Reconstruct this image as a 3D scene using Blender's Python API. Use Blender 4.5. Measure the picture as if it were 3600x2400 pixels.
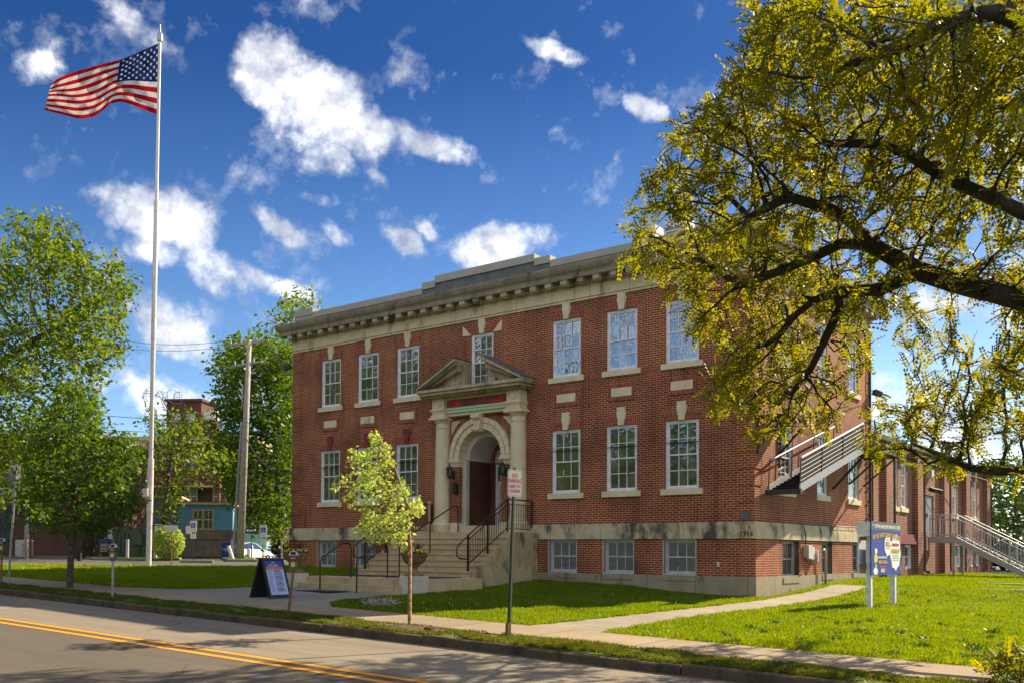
import bpy, bmesh, math, random
import numpy as np
from mathutils import Vector, Matrix
for o in list(bpy.data.objects): bpy.data.objects.remove(o, do_unlink=True)
S = bpy.context.scene
C = S.collection
R = math.radians
PI = math.pi
# ------------------------------------------------------------------ camera
CAM = np.array([20.9574, -25.5229, 1.6]); YAW, PITCH, ROLL, FPX, SHY = 0.65542, 0.02827, 0.00616, 3405.12, 642.75
cyw, syw = math.cos(YAW), math.sin(YAW)
_fw = np.array([-syw, cyw, 0.]); _rt = np.array([cyw, syw, 0.]); _up = np.array([0, 0, 1.])
FW = _fw * math.cos(PITCH) + _up * math.sin(PITCH); U2 = _up * math.cos(PITCH) - _fw * math.sin(PITCH)
RT = _rt * math.cos(ROLL) + U2 * math.sin(ROLL); UP = U2 * math.cos(ROLL) - _rt * math.sin(ROLL)
cd = bpy.data.cameras.new('camera'); cam = bpy.data.objects.new('camera', cd); C.objects.link(cam)
cd.lens = 36 * FPX / 3600; cd.sensor_width = 36; cd.shift_y = SHY / 3600; cd.clip_start = 0.1; cd.clip_end = 6000
M4 = Matrix(((RT[0], UP[0], -FW[0], CAM[0]), (RT[1], UP[1], -FW[1], CAM[1]), (RT[2], UP[2], -FW[2], CAM[2]), (0, 0, 0, 1)))
cam.matrix_world = M4
S.camera = cam
S.view_settings.view_transform = 'Standard'; S.view_settings.look = 'None'; S.view_settings.exposure = 1.18; S.view_settings.gamma = 1
# ------------------------------------------------------------------ sun
SUN_H = np.array([.275, .96]); SUN_H = SUN_H / np.linalg.norm(SUN_H); SUN_EL = R(35.4)
sd = np.array([SUN_H[0] * math.cos(SUN_EL), SUN_H[1] * math.cos(SUN_EL), math.sin(SUN_EL)])
sl = bpy.data.lights.new('sun', 'SUN'); sun = bpy.data.objects.new('sun', sl); C.objects.link(sun)
sl.energy = 5.0; sl.angle = R(0.55); sl.color = (1, .85, .60)
sun.rotation_euler = Vector(sd).to_track_quat('Z', 'Y').to_euler(); sun.location = (30, 40, 40)
# ------------------------------------------------------------------ helpers: nodes
class N:
    def __init__(s, nt): s.nt = nt
    def n(s, t, **k):
        o = s.nt.nodes.new(t)
        for a, b in k.items():
            if a == 'i':
                for q, v in b.items(): s.put(o, q, v)
            else: setattr(o, a, b)
        return o
    def put(s, o, q, v):
        if isinstance(v, bpy.types.NodeSocket): s.nt.links.new(v, o.inputs[q])
        else: o.inputs[q].default_value = v
    def math(s, op, a, b=0.0, c=None, clamp=False):
        o = s.nt.nodes.new('ShaderNodeMath'); o.operation = op; o.use_clamp = clamp
        s.put(o, 0, a); s.put(o, 1, b)
        if c is not None: s.put(o, 2, c)
        return o.outputs[0]
    def ramp(s, f, stops):
        o = s.nt.nodes.new('ShaderNodeValToRGB'); e = o.color_ramp.elements
        while len(e) < len(stops): e.new(.5)
        for k, (p, c) in enumerate(stops): e[k].position = p; e[k].color = tuple(c) + ((1,) if len(c) == 3 else ())
        s.put(o, 0, f); return o.outputs[0]
    def mix(s, f, a, b, mode='MIX'):
        o = s.nt.nodes.new('ShaderNodeMix'); o.data_type = 'RGBA'; o.blend_type = mode
        s.put(o, 0, f)
        for q, v in ((6, a), (7, b)):
            if isinstance(v, (tuple, list)) and len(v) == 3: v = tuple(v) + (1,)
            s.put(o, q, v)
        return o.outputs[2]
    def noise(s, vec, scale, detail=4, rough=.55, out='Fac', dist=0):
        o = s.nt.nodes.new('ShaderNodeTexNoise'); s.put(o, 'Vector', vec); o.inputs['Scale'].default_value = scale
        o.inputs['Detail'].default_value = detail; o.inputs['Roughness'].default_value = rough; o.inputs['Distortion'].default_value = dist
        return o.outputs[out]
    def xyz(s, vec):
        o = s.nt.nodes.new('ShaderNodeSeparateXYZ'); s.put(o, 0, vec); return o.outputs
    def comb(s, x, y, z):
        o = s.nt.nodes.new('ShaderNodeCombineXYZ'); s.put(o, 0, x); s.put(o, 1, y); s.put(o, 2, z); return o.outputs[0]
def newmat(name):
    m = bpy.data.materials.new(name); m.use_nodes = True; m.node_tree.nodes.clear()
    g = N(m.node_tree); out = g.n('ShaderNodeOutputMaterial'); return m, g, out
MATS = {}
def pbr(name, c1, c2=None, sc=3., rough=.7, metal=0., bump=0., bsc=40., spec=.5, c3=None, sc2=.6, detail=5, coat=0):
    if name in MATS: return MATS[name]
    m, g, out = newmat(name)
    b = g.n('ShaderNodeBsdfPrincipled'); b.inputs['Roughness'].default_value = rough; b.inputs['Metallic'].default_value = metal
    b.inputs['Specular IOR Level'].default_value = spec; b.inputs['Coat Weight'].default_value = coat
    pos = g.n('ShaderNodeNewGeometry').outputs['Position']
    col = tuple(c1) + (1,)
    if c2 is not None:
        f = g.ramp(g.noise(pos, sc, detail), [(.35, (0, 0, 0)), (.65, (1, 1, 1))])
        col = g.mix(f, c1, c2)
        if c3 is not None:
            f2 = g.ramp(g.noise(pos, sc2, 6, .65), [(.48, (0, 0, 0)), (.62, (1, 1, 1))])
            col = g.mix(f2, col, c3)
    g.put(b, 'Base Color', col)
    if bump:
        bp = g.n('ShaderNodeBump'); bp.inputs['Strength'].default_value = bump; bp.inputs['Distance'].default_value = .02
        g.put(bp, 'Height', g.noise(pos, bsc, 4)); g.put(b, 'Normal', bp.outputs[0])
    g.put(out, 0, b.outputs[0]); MATS[name] = m; return m
def brick(name, c1, c2, mortar, bw=.205, rh=.0675, ms=.0100, dark=(.05, .015, .012), soldier=False, vein=.5):
    if name in MATS: return MATS[name]
    m, g, out = newmat(name)
    b = g.n('ShaderNodeBsdfPrincipled'); b.inputs['Roughness'].default_value = .82; b.inputs['Specular IOR Level'].default_value = .25
    geo = g.n('ShaderNodeNewGeometry'); x, y, z = g.xyz(geo.outputs['Position'])
    u = g.math('ADD', x, y)
    vec = g.comb(z, u, 0.) if soldier else g.comb(u, z, 0.)
    t = g.n('ShaderNodeTexBrick'); g.put(t, 'Vector', vec)
    t.inputs['Scale'].default_value = 1; t.inputs['Brick Width'].default_value = bw + ms; t.inputs['Row Height'].default_value = rh
    t.inputs['Mortar Size'].default_value = ms; t.inputs['Mortar Smooth'].default_value = .15; t.inputs['Bias'].default_value = 0
    t.inputs['Color1'].default_value = tuple(c1) + (1,); t.inputs['Color2'].default_value = tuple(c2) + (1,); t.inputs['Mortar'].default_value = tuple(mortar) + (1,)
    # per-brick darkening: quantised cell noise
    q = g.comb(g.math('FLOOR', g.math('DIVIDE', u, (bw + ms) * .5)), g.math('FLOOR', g.math('DIVIDE', z, rh)), 0.)
    wn = g.n('ShaderNodeTexWhiteNoise'); wn.noise_dimensions = '2D'; g.put(wn, 'Vector', q)
    f = g.ramp(wn.outputs[0], [(.0, (1, 1, 1)), (.10, (.9, .9, .9)), (.42, (0, 0, 0))])
    nb = g.math('SUBTRACT', 1., t.outputs['Fac'])
    col = g.mix(g.math('MULTIPLY', g.math('MULTIPLY', f, nb), .82), t.outputs['Color'], dark)
    org = g.math('MULTIPLY', g.math('MULTIPLY', g.ramp(g.noise(geo.outputs['Position'], .33, 4, .6), [(.40, (0, 0, 0)), (.62, (1, 1, 1))]), nb), .3)
    col = g.mix(org, col, (.32, .078, .032))
    stk = g.noise(g.comb(g.math('MULTIPLY', u, 2.2), g.math('MULTIPLY', z, .16), 0.), 1.4, 6, .65)
    col = g.mix(g.math('MULTIPLY', g.ramp(stk, [(.52, (0, 0, 0)), (.70, (1, 1, 1))]), .45), col, dark)
    big = g.ramp(g.noise(geo.outputs['Position'], .55, 5, .6), [(.42, (0, 0, 0)), (.66, (1, 1, 1))])
    col = g.mix(g.math('MULTIPLY', big, vein), col, dark, 'MIX')
    fine = g.noise(geo.outputs['Position'], 9, 3)
    col = g.mix(.35, col, g.mix(fine, (.45, .4, .4), (1.5, 1.5, 1.5)), 'MULTIPLY')
    g.put(b, 'Base Color', col)
    bp = g.n('ShaderNodeBump'); bp.inputs['Strength'].default_value = .5; bp.inputs['Distance'].default_value = .01
    g.put(bp, 'Height', nb); g.put(b, 'Normal', bp.outputs[0])
    g.put(out, 0, b.outputs[0]); MATS[name] = m; return m
def stone(name, c1, c2, stain, thr=.5, joint=0., rough=.85, amt=1.):
    m, g, out = newmat(name)
    b = g.n('ShaderNodeBsdfPrincipled'); b.inputs['Roughness'].default_value = rough; b.inputs['Specular IOR Level'].default_value = .25
    geo = g.n('ShaderNodeNewGeometry'); pos = geo.outputs['Position']; x, y, z = g.xyz(pos)
    f = g.ramp(g.noise(pos, 2.2, 6, .6), [(.35, (0, 0, 0)), (.65, (1, 1, 1))]); col = g.mix(f, c1, c2)
    st = g.noise(g.comb(g.math('ADD', x, y), g.math('MULTIPLY', z, .45), 0.), 1.5, 8, .68)
    s = g.ramp(st, [(thr, (0, 0, 0)), (thr + .13, (1, 1, 1))])
    col = g.mix(g.math('MULTIPLY', s, amt), col, stain)
    if joint:
        t = g.n('ShaderNodeTexBrick'); g.put(t, 'Vector', g.comb(g.math('ADD', x, y), 0.03, 0.)); t.offset = 0
        for k_, v_ in (('Scale', 1), ('Brick Width', joint), ('Row Height', 2.), ('Mortar Size', .009), ('Mortar Smooth', 0.)): t.inputs[k_].default_value = v_
        col = g.mix(g.math('MULTIPLY', t.outputs['Fac'], .7), col, (.05, .045, .035))
    g.put(b, 'Base Color', col)
    bp = g.n('ShaderNodeBump'); bp.inputs['Strength'].default_value = .35; bp.inputs['Distance'].default_value = .015
    g.put(bp, 'Height', g.noise(pos, 30, 5)); g.put(b, 'Normal', bp.outputs[0])
    g.put(out, 0, b.outputs[0]); MATS[name] = m; return m
def leafmat(name, c1, c2, trans=.5, tc=None, rough=.5, nsc=3.5):
    m, g, out = newmat(name)
    geo = g.n('ShaderNodeNewGeometry'); 
    f = g.ramp(g.noise(geo.outputs['Position'], nsc, 3), [(.36, (0, 0, 0)), (.64, (1, 1, 1))])
    big = g.ramp(g.noise(geo.outputs['Position'], .8, 3), [(.35, (0, 0, 0)), (.65, (1, 1, 1))])
    col = g.mix(g.math('ADD', g.math('MULTIPLY', f, .6), g.math('MULTIPLY', big, .4)), c1, c2)
    d = g.n('ShaderNodeBsdfPrincipled'); g.put(d, 'Base Color', col); d.inputs['Roughness'].default_value = rough; d.inputs['Specular IOR Level'].default_value = .35
    t = g.n('ShaderNodeBsdfTranslucent')
    g.put(t, 'Color', g.mix(1., col, tc or (1.6, 1.5, .5), 'MULTIPLY'))
    mx = g.n('ShaderNodeMixShader'); mx.inputs[0].default_value = trans; g.put(mx, 1, d.outputs[0]); g.put(mx, 2, t.outputs[0])
    g.put(out, 0, mx.outputs[0]); MATS[name] = m; return m
# ------------------------------------------------------------------ world: Nishita sky + clouds by direction
W = bpy.data.worlds.new('World'); S.world = W; W.use_nodes = True; W.node_tree.nodes.clear(); g = N(W.node_tree)
def direction(px, py):
    d = FW + (px - 1800) / FPX * RT - (py - 1200 - SHY) / FPX * UP; return d / np.linalg.norm(d)
sky = g.n('ShaderNodeTexSky'); sky.sky_type = 'NISHITA'; sky.sun_disc = False; sky.sun_elevation = SUN_EL
sky.sun_rotation = math.atan2(sd[0], sd[1]); sky.altitude = 0; sky.air_density = .9; sky.dust_density = .4; sky.ozone_density = 2.5
hs = g.n('ShaderNodeHueSaturation'); hs.inputs['Saturation'].default_value = 1.22; hs.inputs['Value'].default_value = .80; hs.inputs['Hue'].default_value = .505
g.put(hs, 'Color', sky.outputs[0])
gm = g.n('ShaderNodeGamma'); gm.inputs[1].default_value = 1.0; g.put(gm, 0, hs.outputs[0])
skc = g.mix(1., gm.outputs[0], g.ramp(g.xyz(g.n('ShaderNodeTexCoord').outputs['Generated'])[2], [(.0, (1.1, 1.1, 1.1)), (.18, (.86, .88, .90)), (.45, (.22, .36, .51)), (.75, (.21, .33, .48))]), 'MULTIPLY')
tc = g.n('ShaderNodeTexCoord').outputs['Generated']
dx, dy, dz = g.xyz(tc)
az0 = g.math('ARCTAN2', dx, dy); el0 = g.math('ARCSINE', dz)
# wispy warp of the coordinates
nv = g.n('ShaderNodeTexNoise'); g.put(nv, 'Vector', tc); nv.inputs['Scale'].default_value = 9; nv.inputs['Detail'].default_value = 5; nv.inputs['Roughness'].default_value = .6
nx, ny, nz = g.xyz(nv.outputs['Color'])
az = g.math('ADD', az0, g.math('MULTIPLY', g.math('SUBTRACT', nx, .5), .07))
el = g.math('ADD', el0, g.math('MULTIPLY', g.math('SUBTRACT', ny, .5), .06))
# cloud bodies: (px, py, half length px, half width px, slant deg (down to right positive), strength)
CL = [(960, 235, 150, 140, 30, 1.), (1090, 350, 250, 150, 42, 1.15), (1240, 450, 260, 100, 32, 1.1), (1500, 510, 200, 60, 15, 1.), (1170, 590, 110, 70, 20, .8),
      (110, 245, 110, 85, 0, .6), (430, 60, 140, 45, 35, .35), (640, 200, 190, 35, 35, .3),
      (440, 720, 160, 80, 10, .85), (620, 790, 200, 110, 25, .95), (560, 900, 130, 60, 20, .7), (760, 960, 180, 75, 25, .85), (960, 1010, 170, 45, 20, .75), (560, 1090, 170, 90, 30, .85), (680, 1200, 170, 80, 25, .9), (660, 1410, 170, 90, 10, .85), (420, 1330, 110, 35, 0, .45),
      (1130, 720, 60, 25, 10, .5), (980, 800, 110, 35, 35, .6), (1190, 840, 80, 35, 40, .5), (1340, 640, 60, 28, 50, .5), (1410, 860, 90, 38, 20, .7), (1490, 810, 60, 30, 40, .55),
      (1760, 860, 210, 80, -8, 1.), (1960, 190, 130, 28, 30, .6), (2270, 390, 85, 55, 20, .9), (3550, 560, 110, 90, 60, .9), (3230, 850, 110, 70, 0, .8), (3340, 1060, 190, 70, 10, .8), (3200, 1430, 260, 110, 10, .8), (3420, 1530, 200, 90, 0, .9), (1740, 1010, 190, 60, 0, .7), (3560, 1080, 90, 120, 0, .6), (2200, 790, 50, 14, 20, .4)]
dens = None
for (px, py, a, b_, sl_, st) in CL:
    d0 = direction(px, py); c0 = (math.atan2(d0[0], d0[1]), math.asin(d0[2]))
    t_ = R(sl_); ex = direction(px + a * math.cos(t_), py + a * math.sin(t_)); ey = direction(px - b_ * math.sin(t_), py + b_ * math.cos(t_))
    A = np.array([[math.atan2(ex[0], ex[1]) - c0[0], math.atan2(ey[0], ey[1]) - c0[0]], [math.asin(ex[2]) - c0[1], math.asin(ey[2]) - c0[1]]])
    Ai = np.linalg.inv(A)
    ux = g.math('SUBTRACT', az, c0[0]); uy = g.math('SUBTRACT', el, c0[1])
    p = g.math('ADD', g.math('MULTIPLY', ux, Ai[0, 0]), g.math('MULTIPLY', uy, Ai[0, 1]))
    q = g.math('ADD', g.math('MULTIPLY', ux, Ai[1, 0]), g.math('MULTIPLY', uy, Ai[1, 1]))
    r2 = g.math('ADD', g.math('MULTIPLY', p, p), g.math('MULTIPLY', q, q))
    v = g.math('MULTIPLY', g.math('SUBTRACT', 1.2, r2), st)
    dens = v if dens is None else g.math('MAXIMUM', dens, v)
# bright cloud cover added behind the camera to lift the facade; also for reflections
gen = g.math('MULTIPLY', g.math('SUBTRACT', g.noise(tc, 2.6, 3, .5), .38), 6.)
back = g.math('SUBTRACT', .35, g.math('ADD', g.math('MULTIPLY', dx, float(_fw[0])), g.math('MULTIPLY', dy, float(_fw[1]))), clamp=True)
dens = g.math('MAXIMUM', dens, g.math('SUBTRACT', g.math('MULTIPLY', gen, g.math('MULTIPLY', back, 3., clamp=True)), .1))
fb = g.noise(tc, 17, 9, .62)
fb2 = g.noise(tc, 55, 6, .6)
dn = g.math('ADD', dens, g.math('MULTIPLY', g.math('SUBTRACT', fb, .52), 3.5))
dn = g.math('ADD', dn, g.math('MULTIPLY', g.math('SUBTRACT', fb2, .5), .8))
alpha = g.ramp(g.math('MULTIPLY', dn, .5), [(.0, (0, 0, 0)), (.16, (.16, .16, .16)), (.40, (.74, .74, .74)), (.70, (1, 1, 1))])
shade = g.noise(tc, 13, 6, .6)
ccol = g.ramp(g.math('ADD', shade, g.math('MULTIPLY', g.math('SUBTRACT', fb2, .5), .5)), [(.28, (2.0, 2.25, 2.9)), (.47, (3.9, 4.05, 4.4)), (.64, (6.7, 6.7, 6.7))])
vm = g.n('ShaderNodeMix'); vm.data_type = 'RGBA'
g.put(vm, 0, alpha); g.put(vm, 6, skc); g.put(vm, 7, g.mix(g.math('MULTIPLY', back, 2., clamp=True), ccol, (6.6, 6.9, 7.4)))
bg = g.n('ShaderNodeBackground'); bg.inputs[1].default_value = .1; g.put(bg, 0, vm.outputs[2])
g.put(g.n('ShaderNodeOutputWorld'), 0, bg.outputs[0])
W.cycles.sampling_method = 'MANUAL'; W.cycles.sample_map_resolution = 512
# ------------------------------------------------------------------ helpers: geometry
def clampf(v, a, b): return max(a, min(b, v))
def sm(t): t = clampf(t, 0., 1.); return t * t * (3 - 2 * t)
def G(X, Y):
    z = .1 - .024 * (X - 11.7) + .016 * (clampf(Y, -17.2, 8) + 13)
    z = -math.log(math.exp(-z * 14) + math.exp(-1.17 * 14)) / 14 if z > .6 else z
    z += .14 * sm((Y + 4) / 4) * sm((8.5 - X) / 3) * sm((X + 12) / 3) + .25 * sm((Y - .5) / 6) * sm((X - 5) / 5) * sm((40 - X) / 20)
    z -= .6 * math.exp(-((X + 37) ** 2 + (Y - 19) ** 2) / 150.)
    return z
def hit(px, py, off=0.):
    d = direction(px, py); t = 1.
    for _ in range(60):
        p = CAM + d * t; h = p[2] - G(p[0], p[1]) - off
        if h < .0005: break
        t += h / max(-d[2] + .025, .01) * .6
    return CAM + d * t
def at(px, py, dist):
    d = direction(px, py); return CAM + d * dist / math.hypot(d[0], d[1])
class MB:
    def __init__(s): s.v = []; s.f = []; s.m = []; s.mi = 0
    def add(s, vs, fs):
        k = len(s.v); s.v += [tuple(map(float, p)) for p in vs]; s.f += [tuple(i + k for i in f) for f in fs]; s.m += [s.mi] * len(fs); return s
    def box(s, x0, y0, z0, x1, y1, z1):
        x0, x1 = min(x0, x1), max(x0, x1); y0, y1 = min(y0, y1), max(y0, y1); z0, z1 = min(z0, z1), max(z0, z1)
        return s.add([(x0, y0, z0), (x1, y0, z0), (x1, y1, z0), (x0, y1, z0), (x0, y0, z1), (x1, y0, z1), (x1, y1, z1), (x0, y1, z1)],
                     [(0, 3, 2, 1), (4, 5, 6, 7), (0, 1, 5, 4), (1, 2, 6, 5), (2, 3, 7, 6), (3, 0, 4, 7)])
    def prism(s, poly, axis, a, b):
        # poly of 2D points, extruded along axis from a to b. axis 'y': (x,z); 'x': (y,z); 'z': (x,y)
        n = len(poly)
        ar = sum(poly[i][0] * poly[(i + 1) % n][1] - poly[(i + 1) % n][0] * poly[i][1] for i in range(n))
        if ar < 0: poly = poly[::-1]
        def P(p, t): return (p[0], t, p[1]) if axis == 'y' else ((t, p[0], p[1]) if axis == 'x' else (p[0], p[1], t))
        if axis == 'y': a, b = max(a, b), min(a, b)
        else: a, b = min(a, b), max(a, b)
        vs = [P(p, a) for p in poly] + [P(p, b) for p in poly]
        fs = [tuple(range(n))[::-1], tuple(range(n, 2 * n))] + [(i, (i + 1) % n, n + (i + 1) % n, n + i) for i in range(n)]
        return s.add(vs, fs)
    def tube(s, pts, r, n=8, cap=True):
        pts = [np.array(p, float) for p in pts]; k = len(pts)
        rs = r if isinstance(r, (list, tuple)) else [r] * k
        vs = []; 
        t0 = pts[1] - pts[0]; ref = np.array([0, 0, 1.]) if abs(t0[2]) < .9 * np.linalg.norm(t0) else np.array([1., 0, 0])
        for i in range(k):
            t = pts[min(i + 1, k - 1)] - pts[max(i - 1, 0)]; t = t / (np.linalg.norm(t) + 1e-9)
            a = np.cross(t, ref); a /= (np.linalg.norm(a) + 1e-9); b = np.cross(a, t); ref = b
            for j in range(n):
                w = 2 * PI * j / n; vs.append(pts[i] + rs[i] * (math.cos(w) * a + math.sin(w) * b))
        fs = [(i * n + j, i * n + (j + 1) % n, (i + 1) * n + (j + 1) % n, (i + 1) * n + j) for i in range(k - 1) for j in range(n)]
        if cap: fs += [tuple(range(n))[::-1], tuple(range((k - 1) * n, k * n))]
        fs = [f[::-1] for f in fs]
        return s.add(vs, fs)
    def bar(s, a, b, w, h=None):
        # square bar between two points
        h = h or w; a = np.array(a, float); b = np.array(b, float); t = b - a; t /= np.linalg.norm(t)
        ref = np.array([0, 0, 1.]) if abs(t[2]) < .95 else np.array([0, 1., 0])
        u = np.cross(t, ref); u /= np.linalg.norm(u); v = np.cross(u, t)
        vs = [p + u * sx * w / 2 + v * sz * h / 2 for p in (a, b) for sx, sz in ((-1, -1), (1, -1), (1, 1), (-1, 1))]
        return s.add(vs, [(3, 2, 1, 0), (4, 5, 6, 7), (0, 1, 5, 4), (1, 2, 6, 5), (2, 3, 7, 6), (3, 0, 4, 7)])
    def lathe(s, prof, c=(0, 0, 0), n=24):
        vs = []; 
        for (r, z) in prof:
            for j in range(n): w = 2 * PI * j / n; vs.append((c[0] + r * math.cos(w), c[1] + r * math.sin(w), c[2] + z))
        k = len(prof); fs = [(i * n + j, i * n + (j + 1) % n, (i + 1) * n + (j + 1) % n, (i + 1) * n + j) for i in range(k - 1) for j in range(n)]
        fs += [tuple(range(n))[::-1], tuple(range((k - 1) * n, k * n))]
        return s.add(vs, fs)
    def build(s, name, mat, parent=None, origin=None, local=False, smooth=False, bevel=0, **props):
        me = bpy.data.meshes.new(name); o = bpy.data.objects.new(name, me); C.objects.link(o)
        v = np.array(s.v, float).reshape(-1, 3)
        if origin is None and parent is not None and not local: off = np.array(parent['_w'][:]) if '_w' in parent else np.zeros(3)
        else: off = np.zeros(3)
        if origin is not None: off = np.array(origin, float)
        v = v - off
        me.from_pydata(v.tolist(), [], s.f)
        if not isinstance(mat, (list, tuple)): mat = [mat]
        for mm in mat: me.materials.append(MATS[mm] if isinstance(mm, str) else mm)
        if len(mat) > 1: me.polygons.foreach_set('material_index', s.m)
        if smooth:
            me.polygons.foreach_set('use_smooth', [True] * len(me.polygons))
            if smooth != 1: me.set_sharp_from_angle(angle=R(smooth))
        me.update()
        if origin is not None: o.location = origin
        if parent is not None: o.parent = parent
        o['_w'] = list(off if not local else (0, 0, 0)); 
        if parent is not None and origin is None: o['_w'] = list(parent['_w'][:]) if '_w' in parent else [0, 0, 0]
        if bevel:
            md = o.modifiers.new('bevel', 'BEVEL'); md.width = bevel; md.segments = 2; md.limit_method = 'ANGLE'
        for k_, v_ in props.items(): o[k_] = v_
        return o
def thing(name, label, cat, loc, group=None, rz=0.):
    o = bpy.data.objects.new(name, None); C.objects.link(o); o.location = loc; o.rotation_euler[2] = rz; o.empty_display_size = .2
    o['label'] = label; o['category'] = cat; o['_w'] = list(map(float, loc))
    if group: o['group'] = group
    return o
def tag(o, label, cat, group=None):
    o['label'] = label; o['category'] = cat
    if group: o['group'] = group
    return o
def struct(name, b, mat, **k): return b.build(name, mat, kind='structure', **k)
def text(body, size, mat, origin, ux, uz, parent, name='lettering', depth=.004, align='CENTER', sx=1., bold=0., arc=None, **props):
    cu = bpy.data.curves.new('t', 'FONT'); cu.body = body; cu.size = size; cu.align_x = align; cu.align_y = 'CENTER'; cu.extrude = depth; cu.offset = bold; cu.resolution_u = 2
    o = bpy.data.objects.new('t', cu); C.objects.link(o)
    dg = bpy.context.evaluated_depsgraph_get(); me = bpy.data.meshes.new_from_object(o.evaluated_get(dg)); bpy.data.objects.remove(o, do_unlink=True)
    ux = np.array(ux, float); ux /= np.linalg.norm(ux); uz = np.array(uz, float); uz /= np.linalg.norm(uz); nn = np.cross(ux, uz)
    b = MB(); vs = []
    for v in me.vertices:
        x, y, z = v.co; x *= sx
        if arc: y = y - arc * x * x
        vs.append(np.array(origin, float) + ux * x + uz * y + nn * z)
    b.add(vs, [tuple(p.vertices) for p in me.polygons]); bpy.data.meshes.remove(me)
    return b.build(name, mat, parent, **props)
def sheet(name, rows, mat, off, kind='structure', sub=1.):
    """surface between polyline pairs following the ground. rows: list of lists of (x,y)"""
    vs = []; fs = []
    n = len(rows[0])
    for r in rows:
        for (x, y) in r: vs.append((x, y, G(x, y) + off))
    for i in range(len(rows) - 1):
        for j in range(n - 1): fs.append((i * n + j, i * n + j + 1, (i + 1) * n + j + 1, (i + 1) * n + j))
    b = MB(); b.add(vs, fs); return b.build(name, mat, kind=kind)
def lin(a, b, n): return [a + (b - a) * i / (n - 1) for i in range(n)]
def striprows(x0, x1, y0, y1, nx, ny): return [[(x, y) for x in lin(x0, x1, nx)] for y in lin(y0, y1, ny)]
def npmesh(name, V, F, mat, parent=None, off=(0, 0, 0), fi=None, kind=None):
    """V (n,3) F (m,k) numpy fast mesh"""
    me = bpy.data.meshes.new(name); k = F.shape[1]
    me.vertices.add(len(V)); me.vertices.foreach_set('co', (V - np.array(off)).astype(np.float32).ravel())
    me.loops.add(F.size); me.loops.foreach_set('vertex_index', F.astype(np.int32).ravel())
    me.polygons.add(len(F)); me.polygons.foreach_set('loop_start', (np.arange(len(F)) * k).astype(np.int32)); 
    me.materials.append(MATS[mat]); me.update(calc_edges=True)
    o = bpy.data.objects.new(name, me); C.objects.link(o)
    if parent is not None: o.parent = parent
    else: o.location = off
    if kind: o['kind'] = kind
    o['_w'] = list(map(float, off))
    return o
# ------------------------------------------------------------------ materials
brick('brick_front', (.32, .041, .015), (.20, .029, .012), (.54, .32, .17), vein=.5)
brick('brick_arch', (.34, .06, .028), (.26, .045, .02), (.42, .24, .15), soldier=True, bw=.21, rh=.0675, vein=.15)
brick('brick_lintel', (.32, .055, .028), (.25, .042, .022), (.40, .2, .12), soldier=True, bw=.3, rh=.0675, vein=.1)
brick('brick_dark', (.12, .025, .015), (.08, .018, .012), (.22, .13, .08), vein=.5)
brick('brick_wing', (.23, .048, .028), (.16, .034, .021), (.5, .34, .23), vein=.3)
brick('brick_far', (.078, .034, .024), (.055, .026, .02), (.13, .10, .075), vein=.4)
stone('limestone', (.66, .54, .33), (.54, .44, .26), (.22, .165, .09), thr=.57, joint=1.45)
stone('limestone_clean', (.70, .60, .40), (.60, .50, .32), (.30, .23, .13), thr=.60)
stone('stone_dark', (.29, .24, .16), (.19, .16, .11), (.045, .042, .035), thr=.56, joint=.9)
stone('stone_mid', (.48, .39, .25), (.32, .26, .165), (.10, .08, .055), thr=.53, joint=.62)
stone('band_stone', (.58, .48, .31), (.46, .38, .25), (.04, .04, .034), thr=.50, joint=.95, amt=.9)
stone('foundation_stone', (.34, .29, .20), (.26, .22, .15), (.08, .075, .05), thr=.55, joint=1.6)
stone('step_concrete', (.54, .41, .24), (.44, .33, .19), (.2, .15, .085), thr=.58)
stone('cheek_concrete', (.50, .41, .22), (.36, .30, .17), (.12, .10, .06), thr=.50)
stone('pale_concrete', (.58, .53, .42), (.48, .44, .35), (.2, .19, .15), thr=.6)
pbr('coping_metal', (.36, .32, .26), (.32, .285, .235), sc=1.2, rough=.5)
pbr('white_paint', (.78, .79, .82), (.62, .62, .64), sc=6, rough=.5, bump=.1)
pbr('window_gap', (.01, .01, .012))
pbr('red_stone', (.22, .03, .025), (.14, .02, .02), sc=8, rough=.8)
pbr('red_panel', (.55, .04, .035), (.42, .03, .03), sc=4, rough=.7, c3=(.25, .04, .04))
pbr('ink_stone', (.05, .045, .035), rough=.9)
pbr('letter_dark', (.10, .075, .07), rough=.7)
pbr('copper_green', (.35, .62, .38), (.55, .55, .30), sc=5, rough=.8)
pbr('plaster', (.62, .62, .55), (.52, .52, .46), sc=2, rough=.9)
pbr('black_metal', (.012, .012, .014), rough=.35, spec=.6)
pbr('rail_dark', (.09, .09, .095), rough=.6, spec=.3)
pbr('rail_grey', (.34, .34, .36), (.27, .27, .29), sc=9, rough=.5)
pbr('dark_iron', (.02, .018, .018), (.05, .03, .025), sc=12, rough=.6)
pbr('galv', (.42, .42, .43), (.32, .32, .33), sc=8, rough=.45, metal=.6)
pbr('galv_pale', (.62, .60, .56), (.5, .48, .45), sc=4, rough=.5, metal=.3)
pbr('grey_paint', (.2, .2, .21), (.17, .17, .18), sc=3, rough=.5)
pbr('dark_pipe', (.03, .022, .02), rough=.5)
pbr('roof_dark', (.06, .06, .06), (.09, .085, .08), sc=2, rough=.9)
pbr('lead_grey', (.13, .13, .125), (.08, .08, .08), sc=3, rough=.6)
pbr('mat_black', (.02, .02, .028), rough=.95)
pbr('glass_dark', (.02, .02, .02), rough=.1)
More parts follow.
